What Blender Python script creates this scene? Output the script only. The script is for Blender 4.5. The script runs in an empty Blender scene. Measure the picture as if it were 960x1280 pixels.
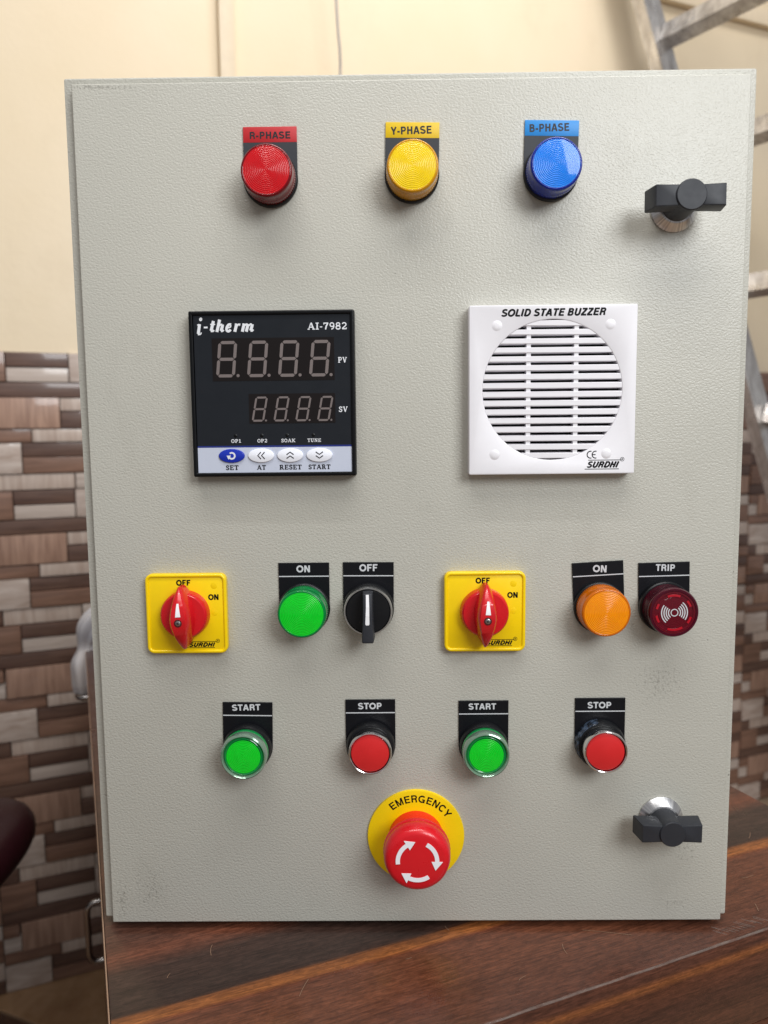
import bpy, bmesh, math, random
from mathutils import Vector, Matrix
from mathutils.geometry import tessellate_polygon
random.seed(7)
R = math.radians
scn = bpy.context.scene
COL = scn.collection

# ------------------------------------------------------------------ camera
cd = bpy.data.cameras.new("camera")
cam = bpy.data.objects.new("camera", cd)
COL.objects.link(cam)
rt = Vector((0.9999, 0.00908, -0.01041)).normalized()
fw = Vector((-0.01011, 0.99461, -0.1032)).normalized()
up = rt.cross(fw).normalized()
rt = fw.cross(up).normalized()
m = Matrix((rt, up, -fw)).transposed().to_4x4()
m.translation = Vector((-0.0126, -0.4562, 0.3134))
cam.matrix_world = m
cd.sensor_fit = 'VERTICAL'
cd.sensor_height = 36
cd.lens = 26.912
cd.clip_start = 0.01
cd.clip_end = 50
cd.dof.use_dof = True
cd.dof.focus_distance = 0.45
cd.dof.aperture_fstop = 8.5
scn.camera = cam

# ------------------------------------------------------------------ world and lamps
w = bpy.data.worlds.new("World")
scn.world = w
w.use_nodes = True
w.node_tree.nodes["Background"].inputs[0].default_value = (0.97, 0.97, 1.0, 1)
w.node_tree.nodes["Background"].inputs[1].default_value = 0.24


def area(name, loc, target, sx, sy, power, col):
    ld = bpy.data.lights.new(name, 'AREA')
    ld.shape = 'RECTANGLE'
    ld.size = sx
    ld.size_y = sy
    ld.energy = power
    ld.color = col
    o = bpy.data.objects.new(name, ld)
    o.location = loc
    o.rotation_euler = (Vector(target) - Vector(loc)).to_track_quat('-Z', 'Y').to_euler()
    COL.objects.link(o)
    return o


area("ceiling_light", (0.05, -0.60, 1.55), (0.0, 0.15, 0.25), 1.15, 0.45, 7.5, (1.0, 0.97, 0.93))
area("tube_light", (0.0, -0.42, 1.62), (0.0, 0.1, 0.2), 1.2, 0.045, 5.0, (0.97, 0.98, 1.0))
area("window_light", (1.05, -1.55, 1.28), (0.0, 0.1, 0.10), 1.0, 0.9, 28, (0.95, 0.98, 1.0))
area("wall_fill", (0.45, 0.45, 2.05), (0.1, 1.4, 0.8), 1.1, 0.4, 14.5, (1.0, 0.965, 0.93))  # added unseen fill that brightens the wall

scn.view_settings.view_transform = 'Standard'
scn.view_settings.look = 'None'
scn.view_settings.exposure = 0.20
scn.view_settings.gamma = 1.0
scn.view_settings.use_curve_mapping = False
scn.render.resolution_x = 768
scn.render.resolution_y = 1024

MM = 0.001


# ------------------------------------------------------------------ materials
def srgb(r, g, b):
    def f(c):
        c = c / 255.0
        return c / 12.92 if c <= 0.04045 else ((c + 0.055) / 1.055) ** 2.4
    return (f(r), f(g), f(b), 1.0)


def mat(name, col, rough=0.5, metal=0.0, coat=0.0, spec=0.5, trans=0.0, ior=1.45, sss=0.0, aniso=0.0):
    mt = bpy.data.materials.new(name)
    mt.use_nodes = True
    p = mt.node_tree.nodes["Principled BSDF"]
    p.inputs["Base Color"].default_value = col
    p.inputs["Roughness"].default_value = rough
    p.inputs["Metallic"].default_value = metal
    p.inputs["Coat Weight"].default_value = coat
    p.inputs["Coat Roughness"].default_value = 0.08
    p.inputs["Specular IOR Level"].default_value = spec
    p.inputs["Transmission Weight"].default_value = trans
    p.inputs["IOR"].default_value = ior
    if sss:
        p.inputs["Subsurface Weight"].default_value = sss
        p.inputs["Subsurface Radius"].default_value = (0.003, 0.003, 0.003)
        p.inputs["Subsurface Scale"].default_value = 1.0
    return mt


class NT:
    """small helper round a node tree"""
    def __init__(self, mt):
        self.t = mt.node_tree
        self.p = self.t.nodes["Principled BSDF"]

    def n(self, kind, **kw):
        nd = self.t.nodes.new(kind)
        for k, v in kw.items():
            if k in nd.inputs:
                nd.inputs[k].default_value = v
            else:
                setattr(nd, k, v)
        return nd

    def l(self, a, b):
        self.t.links.new(a, b)

    def coord(self, scale=(1, 1, 1), loc=(0, 0, 0), rot=(0, 0, 0), out="Object"):
        tc = self.n("ShaderNodeTexCoord")
        mp = self.n("ShaderNodeMapping")
        mp.inputs["Scale"].default_value = scale
        mp.inputs["Location"].default_value = loc
        mp.inputs["Rotation"].default_value = rot
        self.l(tc.outputs[out], mp.inputs["Vector"])
        return mp.outputs["Vector"]

    def noise(self, vec, scale, detail=2.0, rough=0.5, dist=0.0):
        nd = self.n("ShaderNodeTexNoise")
        nd.inputs["Scale"].default_value = scale
        nd.inputs["Detail"].default_value = detail
        nd.inputs["Roughness"].default_value = rough
        nd.inputs["Distortion"].default_value = dist
        self.l(vec, nd.inputs["Vector"])
        return nd.outputs["Fac"]

    def ramp(self, fac, stops, interp='LINEAR'):
        nd = self.n("ShaderNodeValToRGB")
        cr = nd.color_ramp
        cr.interpolation = interp
        while len(cr.elements) < len(stops):
            cr.elements.new(0.5)
        for e, (pos, c) in zip(cr.elements, stops):
            e.position = pos
            e.color = c if len(c) == 4 else (*c, 1)
        self.l(fac, nd.inputs["Fac"])
        return nd.outputs["Color"]

    def math(self, op, a, b=None, clamp=False):
        nd = self.n("ShaderNodeMath")
        nd.operation = op
        nd.use_clamp = clamp
        for i, v in enumerate((a, b)):
            if v is None:
                continue
            if isinstance(v, (int, float)):
                nd.inputs[i].default_value = v
            else:
                self.l(v, nd.inputs[i])
        return nd.outputs[0]

    def mix(self, fac, a, b, kind='MIX'):
        nd = self.n("ShaderNodeMix")
        nd.data_type = 'RGBA'
        nd.blend_type = kind
        for sock, v in ((nd.inputs["Factor"], fac), (nd.inputs[6], a), (nd.inputs[7], b)):
            if isinstance(v, (int, float)):
                sock.default_value = v
            elif isinstance(v, tuple):
                sock.default_value = v
            else:
                self.l(v, sock)
        return nd.outputs[2]

    def bump(self, h, strength, dist):
        nd = self.n("ShaderNodeBump")
        nd.inputs["Strength"].default_value = strength
        nd.inputs["Distance"].default_value = dist
        self.l(h, nd.inputs["Height"])
        self.l(nd.outputs["Normal"], self.p.inputs["Normal"])
        return nd

    def base(self, c):
        self.l(c, self.p.inputs["Base Color"])


def micro(mt, scale=900, amount=0.06, rough_var=0.12):
    """dust and faint mottling so plastic is not perfectly even"""
    t = NT(mt)
    c = t.p.inputs["Base Color"].default_value[:]
    v = t.coord()
    n1 = t.noise(v, 60, 4, 0.6)
    dark = tuple(x * (1 - amount * 2) for x in c[:3]) + (1,)
    t.base(t.ramp(n1, [(0.3, dark), (0.7, c)]))
    r = t.p.inputs["Roughness"].default_value
    n2 = t.noise(v, 110, 5, 0.65)
    rr = t.math('ADD', t.math('MULTIPLY', n2, rough_var * 2), r - rough_var)
    t.l(rr, t.p.inputs["Roughness"])
    n3 = t.noise(v, scale, 2)
    t.bump(n3, 0.25, 0.00003)
    return mt


# textured powder coat of the box
def powder(name, scuffs):
    mt = mat(name, srgb(194, 194, 184), 0.30, spec=0.45)
    t = NT(mt)
    v = t.coord(scale=(1, 1, 1.25))
    a = t.noise(v, 680, 1.8, 0.55, 0.2)
    b = t.noise(v, 900, 1.0, 0.5)
    a2 = t.math('SMOOTH_MIN', a, 0.62)
    h = t.math('ADD', a2, t.math('MULTIPLY', b, 0.25))
    rip = t.noise(t.coord(loc=(7, 3, 1)), 9, 2)
    h = t.math('ADD', h, t.math('MULTIPLY', rip, 2.0))
    t.bump(h, 1.0, 0.00042)
    t.l(t.ramp(t.noise(t.coord(loc=(2, 8, 4)), 11, 5, 0.65), [(0.32, (0.29, 0.29, 0.29)), (0.68, (0.37, 0.37, 0.37))]), t.p.inputs["Roughness"])
    big = t.noise(t.coord(), 5, 3)
    c = t.ramp(big, [(0.3, srgb(182, 180, 170)), (0.7, srgb(189, 187, 177))])
    # sparse dark specks everywhere
    sp = t.noise(t.coord(loc=(3, 1, 2)), 260, 1, 0.5)
    spots = t.ramp(sp, [(0.80, (0, 0, 0)), (0.83, (1, 1, 1))])
    c = t.mix(t.math('MULTIPLY', spots, 0.55), c, srgb(70, 66, 60))
    sm_ = t.noise(t.coord(loc=(4, 2, 9), scale=(1, 1, 0.45)), 22, 6, 0.7)
    c = t.mix(t.ramp(sm_, [(0.56, (0, 0, 0)), (0.80, (0.35, 0.35, 0.35))]), c, srgb(158, 155, 144))
    # scuffed patches with rubbed black marks
    geo = t.n("ShaderNodeTexCoord")
    fine = t.noise(t.coord(loc=(1, 5, 2), scale=(1, 1, 0.8)), 620, 3, 0.6)
    for (x, z, rx, rz, th) in scuffs:
        mp = t.n("ShaderNodeMapping")
        mp.inputs["Location"].default_value = (-x * MM / (rx * MM), 0, -z * MM / (rz * MM))
        mp.inputs["Scale"].default_value = (1 / (rx * MM), 0, 1 / (rz * MM))
        t.l(geo.outputs["Object"], mp.inputs["Vector"])
        ln = t.n("ShaderNodeVectorMath", operation='LENGTH')
        t.l(mp.outputs["Vector"], ln.inputs[0])
        fall = t.math('SUBTRACT', 1.0, ln.outputs["Value"], clamp=True)
        mk = t.math('SUBTRACT', t.math('ADD', fine, t.math('MULTIPLY', fall, 0.22)), th)
        mk = t.math('MULTIPLY', mk, 9.0, clamp=True)
        fallc = t.math('MULTIPLY', fall, 4.0, clamp=True)
        mk = t.math('MULTIPLY', mk, fallc)
        c = t.mix(t.math('MULTIPLY', mk, 0.34), c, srgb(84, 80, 72))
    t.base(c)
    return mt


M_DOOR = powder("powder_coat_door", [(-176, 510.2, 26, 1.8, 0.60), (150, 160, 28, 32, 0.70), (-168, 26, 24, 30, 0.70),
                                     (170, 52, 16, 36, 0.72), (163, 16, 16, 6, 0.68), (-186, 20, 8, 22, 0.66),
                                     (-180, 470, 16, 60, 0.82)])
M_BODY = powder("powder_coat_body", [(196, 60, 6, 60, 0.80)])
M_BLACK = micro(mat("black_plastic", srgb(18, 19, 22), 0.38, spec=0.4))
M_KNOB = micro(mat("black_nylon", srgb(42, 44, 50), 0.5), 700)
M_LEGEND = micro(mat("black_legend_plastic", srgb(15, 16, 21), 0.4, spec=0.3))
M_LEGEND_GREY = micro(mat("dark_grey_legend_plastic", srgb(50, 53, 58), 0.55))
M_BAND = {'red': micro(mat("red_band", srgb(190, 38, 44), 0.45)), 'yellow': micro(mat("yellow_band", srgb(226, 190, 20), 0.45)),
          'blue': micro(mat("blue_band", srgb(40, 140, 215), 0.45))}
M_WHITEINK = mat("pale_ink", srgb(205, 207, 210), 0.5)
M_BLACKINK = mat("black_ink", srgb(10, 10, 14), 0.5, spec=0.2)
M_CHROME = mat("chrome", (0.75, 0.74, 0.73, 1), 0.12, metal=1)
M_SILVER = mat("satin_silver", (0.66, 0.66, 0.64, 1), 0.3, metal=1)
M_WHITE = micro(mat("white_plastic", srgb(236, 234, 238), 0.4), amount=0.02)
M_BACKING = mat("grille_backing", srgb(12, 12, 13), 0.8)
M_YELLOW = micro(mat("yellow_plastic", srgb(250, 212, 0), 0.34, coat=0.2), amount=0.04)
M_REDSW = micro(mat("red_knob_plastic", srgb(206, 20, 30), 0.28, coat=0.3), amount=0.04)
M_REDEM = micro(mat("red_mushroom_plastic", srgb(214, 22, 34), 0.3, coat=0.25), amount=0.03)
M_COLLAR = mat("orange_red_collar", srgb(226, 40, 12), 0.45)
M_STOPRED = micro(mat("red_button_plastic", srgb(212, 38, 40), 0.42), amount=0.03)
M_METER = micro(mat("meter_face", srgb(32, 35, 40), 0.38, spec=0.25), amount=0.03)
M_BEZEL = mat("meter_bezel", srgb(11, 12, 14), 0.33, spec=0.3)
M_WINDOW = mat("display_window", srgb(28, 24, 24), 0.3, spec=0.25)
M_SEG = mat("unlit_segment", srgb(116, 106, 104), 0.5)
M_STRIP = micro(mat("silver_keypad", srgb(196, 202, 218), 0.45), amount=0.02)
M_BLUE = mat("blue_key", srgb(18, 46, 170), 0.35, coat=0.3)
M_BLUELINE = mat("blue_line", srgb(32, 46, 120), 0.4)
M_KEY = mat("white_key", srgb(240, 242, 250), 0.35)
M_STEEL = mat("screw_steel", (0.45, 0.43, 0.42, 1), 0.35, metal=1)
M_DARKHOLE = mat("screw_well", srgb(70, 10, 14), 0.6)


def lens(name, face, side, rough=0.24, pitch=0.95):
    """moulded lens: concentric ridges inside, a smooth clear skin outside"""
    f = mat(name + "_face", face, rough, coat=0.55, sss=0.2, spec=0.4)
    t = NT(f)
    f.node_tree.nodes["Principled BSDF"].inputs["Coat Roughness"].default_value = 0.06
    tc = t.n("ShaderNodeTexCoord")
    mp = t.n("ShaderNodeMapping")
    mp.inputs["Scale"].default_value = (1000, 0, 1000)
    t.l(tc.outputs["Object"], mp.inputs["Vector"])
    ln = t.n("ShaderNodeVectorMath", operation='LENGTH')
    t.l(mp.outputs["Vector"], ln.inputs[0])
    r_ = ln.outputs["Value"]
    wv = t.math('SINE', t.math('MULTIPLY', r_, 2 * math.pi / pitch))
    nz = t.noise(t.coord(), 260, 4, 0.6)
    h = t.math('ADD', wv, t.math('MULTIPLY', nz, 0.6))
    bp = t.bump(h, 1.0, 0.00006 if name != "dark_red_lens" else 0.00002)
    # moulded-in diffuser, a little uneven; ridge valleys a darker tone
    c0 = tuple(x * 0.74 for x in face[:3]) + (1,)
    c1 = tuple(x * 0.90 for x in face[:3]) + (1,)
    c = t.mix(t.ramp(nz, [(0.35, (0, 0, 0)), (0.65, (1, 1, 1))]), c1, face)
    c = t.mix(t.ramp(t.math('ADD', t.math('MULTIPLY', wv, 0.5), 0.5), [(0.0, (0.28, 0.28, 0.28) if name != "dark_red_lens" else (0, 0, 0)), (0.6, (0, 0, 0))]), c, c0)
    t.base(c)
    s = mat(name + "_side", side, 0.2, coat=0.5, spec=0.2)
    return f, s


LENS = {'red': lens("red_lens", srgb(206, 6, 20), srgb(112, 2, 12)),
        'yellow': lens("yellow_lens", srgb(252, 214, 0), srgb(200, 140, 0)),
        'blue': lens("blue_lens", srgb(4, 128, 240), srgb(3, 36, 140)),
        'green': lens("green_lens", srgb(0, 216, 40), srgb(0, 120, 56)),
        'amber': lens("amber_lens", srgb(255, 150, 0), srgb(196, 100, 0)),
        'dark_red': lens("dark_red_lens", srgb(96, 4, 24), srgb(70, 6, 26), 0.15)}
M_GLASSY = mat("clear_collar", srgb(132, 160, 140), 0.14, metal=0.5, coat=0.8)
M_GREENRING = mat("green_inner_ring", srgb(0, 130, 62), 0.2, coat=0.6)


# ------------------------------------------------------------------ object helpers
def empty(name, loc=(0, 0, 0), rz=0.0):
    o = bpy.data.objects.new(name, None)
    o.empty_display_size = 0.02
    o.location = loc
    o.rotation_euler = (0, 0, rz)
    COL.objects.link(o)
    return o


def link(name, me, mt=None, parent=None, loc=(0, 0, 0), rot=(0, 0, 0), smooth=None, label=None):
    o = bpy.data.objects.new(name, me)
    if mt is not None and len(me.materials) == 0:
        me.materials.append(mt)
    o.parent = parent
    o.location = loc
    o.rotation_euler = rot
    COL.objects.link(o)
    if smooth is not None:
        shade(me, smooth)
    if label:
        o["label"] = label
    return o


def shade(me, deg=35):
    me.shade_smooth()
    me.set_sharp_from_angle(angle=R(deg))


def mesh_from(bm, name="m"):
    me = bpy.data.meshes.new(name)
    bmesh.ops.recalc_face_normals(bm, faces=bm.faces)
    bm.to_mesh(me)
    bm.free()
    return me


def add_box(bm, x0, x1, y0, y1, z0, z1, bevel=0.0, seg=2, k=MM, mtx=None):
    r = bmesh.ops.create_cube(bm, size=1)
    vs = r['verts']
    for v in vs:
        v.co = Vector(((x0 + x1) / 2 + v.co.x * (x1 - x0), (y0 + y1) / 2 + v.co.y * (y1 - y0), (z0 + z1) / 2 + v.co.z * (z1 - z0))) * k
        if mtx is not None:
            v.co = mtx @ v.co
    if bevel:
        es = list({e for v in vs for e in v.link_edges})
        bmesh.ops.bevel(bm, geom=es, offset=bevel * k, segments=seg, profile=0.5, affect='EDGES')
    return vs


def box(name, dims, mt, parent=None, bevel=0.0, seg=2, loc=(0, 0, 0), rot=(0, 0, 0), k=MM, smooth=35, label=None):
    bm = bmesh.new()
    add_box(bm, *dims, bevel=bevel, seg=seg, k=k)
    return link(name, mesh_from(bm), mt, parent, loc, rot, smooth, label)


def lathe_bm(bm, prof, seg=64, cx=0.0, cz=0.0, rib=None, cap=True):
    """prof: list of (radius, protrusion) in mm, axis towards the viewer (-y)"""
    rings = []
    for (r, d) in prof:
        if r <= 1e-6:
            rings.append([bm.verts.new((cx * MM, -d * MM, cz * MM))])
            continue
        ring = []
        for i in range(seg):
            a = 2 * math.pi * i / seg
            rr = r
            if rib and rib[0] <= d <= rib[1]:
                rr = r + (rib[2] if i % 2 else -rib[2])
            ring.append(bm.verts.new(((cx + rr * math.cos(a)) * MM, -d * MM, (cz + rr * math.sin(a)) * MM)))
        rings.append(ring)
    for a, b in zip(rings, rings[1:]):
        if len(a) == 1 and len(b) == 1:
            continue
        for i in range(seg):
            j = (i + 1) % seg
            if len(a) == 1:
                bm.faces.new((a[0], b[j], b[i]))
            elif len(b) == 1:
                bm.faces.new((a[i], a[j], b[0]))
            else:
                bm.faces.new((a[i], a[j], b[j], b[i]))
    return rings


def lathe(name, prof, mt, parent=None, seg=64, smooth=40, rib=None, loc=(0, 0, 0), rot=(0, 0, 0), label=None):
    bm = bmesh.new()
    lathe_bm(bm, prof, seg, rib=rib)
    return link(name, mesh_from(bm), mt, parent, loc, rot, smooth, label)


def add_poly(bm, pts, d0, d1, holes=()):
    """flat outline (x, z) in mm given depth between protrusion d0 (back) and d1 (front)"""
    loops = [[Vector((p[0], p[1], 0)) for p in pts]] + [[Vector((p[0], p[1], 0)) for p in h] for h in holes]
    tris = tessellate_polygon(loops)
    flat = [p for lp in loops for p in lp]
    f = [bm.verts.new((p.x * MM, -d1 * MM, p.y * MM)) for p in flat]
    b = [bm.verts.new((p.x * MM, -d0 * MM, p.y * MM)) for p in flat]
    for t in tris:
        try:
            bm.faces.new([f[i] for i in t])
            bm.faces.new([b[i] for i in reversed(t)])
        except ValueError:
            pass
    i0 = 0
    for lp in loops:
        n = len(lp)
        for i in range(n):
            j = (i + 1) % n
            bm.faces.new((f[i0 + i], f[i0 + j], b[i0 + j], b[i0 + i]))
        i0 += n


def poly(name, pts, d0, d1, mt, parent=None, holes=(), bevel=0.0, smooth=None, loc=(0, 0, 0), rot=(0, 0, 0), label=None):
    bm = bmesh.new()
    add_poly(bm, pts, d0, d1, holes)
    bmesh.ops.recalc_face_normals(bm, faces=bm.faces)
    if bevel:
        es = [e for e in bm.edges if len(e.link_faces) == 2 and e.calc_face_angle(0) > 0.9
              and all(v.co.y < (-d1 + 0.01) * MM for v in e.verts)]
        bmesh.ops.bevel(bm, geom=es, offset=bevel * MM, segments=2, profile=0.5, affect='EDGES')
    return link(name, mesh_from(bm), mt, parent, loc, rot, smooth, label)


def frame_loop(name, x0, x1, z0, z1, r, prof, mt, parent=None, label=None, loc=(0, 0, 0), smooth=40):
    """rounded rectangular moulding: prof is a closed list of (inset, protrusion)"""
    bm = bmesh.new()
    loops = []
    for (i_, d) in prof:
        pts = round_rect(x0 + i_, x1 - i_, z0 + i_, z1 - i_, max(0.25, r - i_), 6)
        loops.append([bm.verts.new((px * MM, -d * MM, pz * MM)) for px, pz in pts])
    n = len(loops[0])
    for a, b in zip(loops, loops[1:] + loops[:1]):
        for k in range(n):
            j = (k + 1) % n
            bm.faces.new((a[k], a[j], b[j], b[k]))
    return link(name, mesh_from(bm), mt, parent, loc, (0, 0, 0), smooth, label)


def arc(cx, cz, r, a0, a1, n=24):
    return [(cx + r * math.cos(R(a0 + (a1 - a0) * i / n)), cz + r * math.sin(R(a0 + (a1 - a0) * i / n))) for i in range(n + 1)]


def round_rect(x0, x1, z0, z1, r, n=6):
    return (arc(x1 - r, z1 - r, r, 0, 90, n) + arc(x0 + r, z1 - r, r, 90, 180, n)
            + arc(x0 + r, z0 + r, r, 180, 270, n) + arc(x1 - r, z0 + r, r, 270, 360, n))


def add_stroke(bm, pts, width, d0, d1, closed=False):
    """a line of given width following pts, with thickness"""
    P = [Vector((p[0], p[1])) for p in pts]
    L, Rr = [], []
    n = len(P)
    ws = width if isinstance(width, (list, tuple)) else [width] * n
    for i in range(n):
        if closed:
            t = (P[(i + 1) % n] - P[i - 1]).normalized()
        else:
            t = (P[min(i + 1, n - 1)] - P[max(i - 1, 0)]).normalized()
        nn = Vector((-t.y, t.x)) * ws[i] / 2
        L.append(P[i] + nn)
        Rr.append(P[i] - nn)
    vv_ = [[bm.verts.new((p.x * MM, -d * MM, p.y * MM)) for p, d in ((a, d1), (b, d1), (b, d0), (a, d0))] for a, b in zip(L, Rr)]
    m_ = n if closed else n - 1
    for i in range(m_):
        a, b = vv_[i], vv_[(i + 1) % n]
        for q in ((0, 1), (1, 2), (3, 0)):
            bm.faces.new((a[q[0]], a[q[1]], b[q[1]], b[q[0]]))
    if not closed:
        bm.faces.new(vv_[0])
        bm.faces.new(vv_[-1][::-1])


# ------------------------------------------------------------------ lettering
SW = 0.20          # stem of the bold grotesque, cap height 1


def sans(c):
    """bold grotesque capital: (advance, [(centre line, width factor)])"""
    h = SW / 2
    t_, b_ = 1 - h * .9, h * .9
    def A(cx, cz, rx, rz, a0, a1, n=12):
        return [(cx + rx * math.cos(R(a0 + (a1 - a0) * i / n)), cz + rz * math.sin(R(a0 + (a1 - a0) * i / n))) for i in range(n + 1)]
    V = lambda x: ([(x, 0), (x, 1)], 1)
    if c == 'A':
        return .74, [([(.10, 0), (.355, .985)], 1), ([(.64, 0), (.385, .985)], 1), ([(.2, .30), (.54, .30)], .85)]
    if c == 'B':
        return .74, [V(.17), ([(.17, t_), (.42, t_)] + A(.42, .735, .14, t_ - .735, 90, -90, 8) + [(.17, .57)], .88), ([(.17, .52), (.44, .52)] + A(.44, .305, .155, .215, 90, -90, 8) + [(.17, b_)], .92)]
    if c == 'C':
        return .76, [(A(.39, .5, .28, .41, 42, 318, 22), 1)]
    if c == 'D':
        return .77, [V(.17), ([(.17, t_), (.36, t_)] + A(.36, .5, .29, t_ - .5, 90, -90, 14) + [(.17, b_)], .95)]
    if c == 'E':
        return .68, [V(.17), ([(.17, t_), (.62, t_)], .88), ([(.17, .52), (.58, .52)], .85), ([(.17, b_), (.64, b_)], .88)]
    if c == 'F':
        return .63, [V(.17), ([(.17, t_), (.60, t_)], .88), ([(.17, .50), (.53, .50)], .85)]
    if c == 'G':
        return .80, [(A(.40, .5, .29, .41, 45, 325, 22), 1), ([(.42, .42), (.70, .42)], .8), ([(.655, .44), (.655, 0)], .75)]
    if c == 'H':
        return .76, [V(.17), V(.59), ([(.17, .52), (.59, .52)], .9)]
    if c == 'I':
        return .34, [V(.17)]
    if c == 'L':
        return .62, [V(.17), ([(.17, b_), (.60, b_)], .9)]
    if c == 'M':
        return .88, [([(.16, 0), (.16, 1)], .95), ([(.72, 0), (.72, 1)], .95), ([(.20, .98), (.43, .03)], .8), ([(.68, .98), (.45, .03)], .8)]
    if c == 'N':
        return .77, [V(.16), V(.61), ([(.19, .97), (.58, .03)], .95)]
    if c == 'O':
        return .82, [(A(.41, .5, .305, .41, 0, 360, 30)[:-1], 1, True)]
    if c == 'P':
        return .70, [V(.17), ([(.17, t_), (.42, t_)] + A(.42, .685, .145, t_ - .685, 90, -90, 10) + [(.17, .455)], .92)]
    if c == 'R':
        return .75, [V(.17), ([(.17, t_), (.44, t_)] + A(.44, .70, .145, t_ - .70, 90, -90, 10) + [(.17, .485)], .92), ([(.44, .48), (.53, .42), (.57, .30), (.60, 0)], .95)]
    if c == 'S':
        return .70, [(A(.35, .735, .225, .185, 25, 180, 9) + A(.34, .70, .215, .16, 190, 250, 4) + A(.36, .29, .23, .19, 75, -10, 6) + A(.35, .275, .24, .19, -20, -165, 9), .92)]
    if c == 'T':
        return .64, [([(.32, 0), (.32, .9)], 1), ([(.03, t_), (.61, t_)], .9)]
    if c == 'U':
        return .76, [([(.16, 1), (.16, .36)] + A(.38, .33, .22, .245, 180, 360, 12) + [(.60, .36), (.60, 1)], 1)]
    if c == 'Y':
        return .70, [([(.10, 1), (.35, .40)], 1), ([(.60, 1), (.35, .40)], 1), ([(.35, .46), (.35, 0)], 1)]
    if c == 'Z':
        return .66, [([(.06, t_), (.60, t_)], .9), ([(.55, .93), (.10, .08)], 1), ([(.04, b_), (.62, b_)], .9)]
    if c == '-':
        return .38, [([(.05, .36), (.33, .36)], 1)]
    return .30, []


def sans_strokes(s, bold=1.0):
    """strokes of a word in its own unit space and the word's width"""
    out, x = [], 0.0
    for c in s:
        adv, st = sans(c)
        for it in st:
            out.append(([(p[0] + x, p[1]) for p in it[0]], SW * it[1] * bold, len(it) > 2))
        x += adv
    return out, x


def place_strokes(bm, strokes, fn, scale, d, thick=0.05):
    for k, (pts, wd, closed) in enumerate(strokes):
        add_stroke(bm, [fn(*p) for p in pts], wd * scale, d, d + thick + 0.003 * (k % 9), closed=closed)


def fit_text(bm, s, x0, x1, z0, z1, d, bold=1.0, shear=0.0, tilt=0.0, thick=0.05):
    """write s so that it fills the box x0..x1, z0..z1 (mm) on a face of protrusion d"""
    st, wdt = sans_strokes(s, bold)
    cx, cz = (x0 + x1) / 2, (z0 + z1) / 2
    hz = z1 - z0
    sx = (x1 - x0 - shear * hz) / (wdt - 0.12)
    ca, sa = math.cos(R(tilt)), math.sin(R(tilt))

    def fn(px, pz):
        x = (px - 0.06) * sx + shear * pz * hz + x0 - cx
        z = pz * hz + z0 - cz
        return (cx + x * ca - z * sa, cz + x * sa + z * ca)
    place_strokes(bm, st, fn, (sx + hz) / 2, d, thick)


def text(name, s, x0, x1, z0, z1, d, mt, parent, loc=(0, 0, 0), **kw):
    bm = bmesh.new()
    fit_text(bm, s, x0, x1, z0, z1, d, **kw)
    return link(name, mesh_from(bm), mt, parent, loc)


# slab serif letters drawn as strokes: unit height, list of ((x,z)...), heavy or thin
TH, TN = 0.19, 0.12


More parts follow.
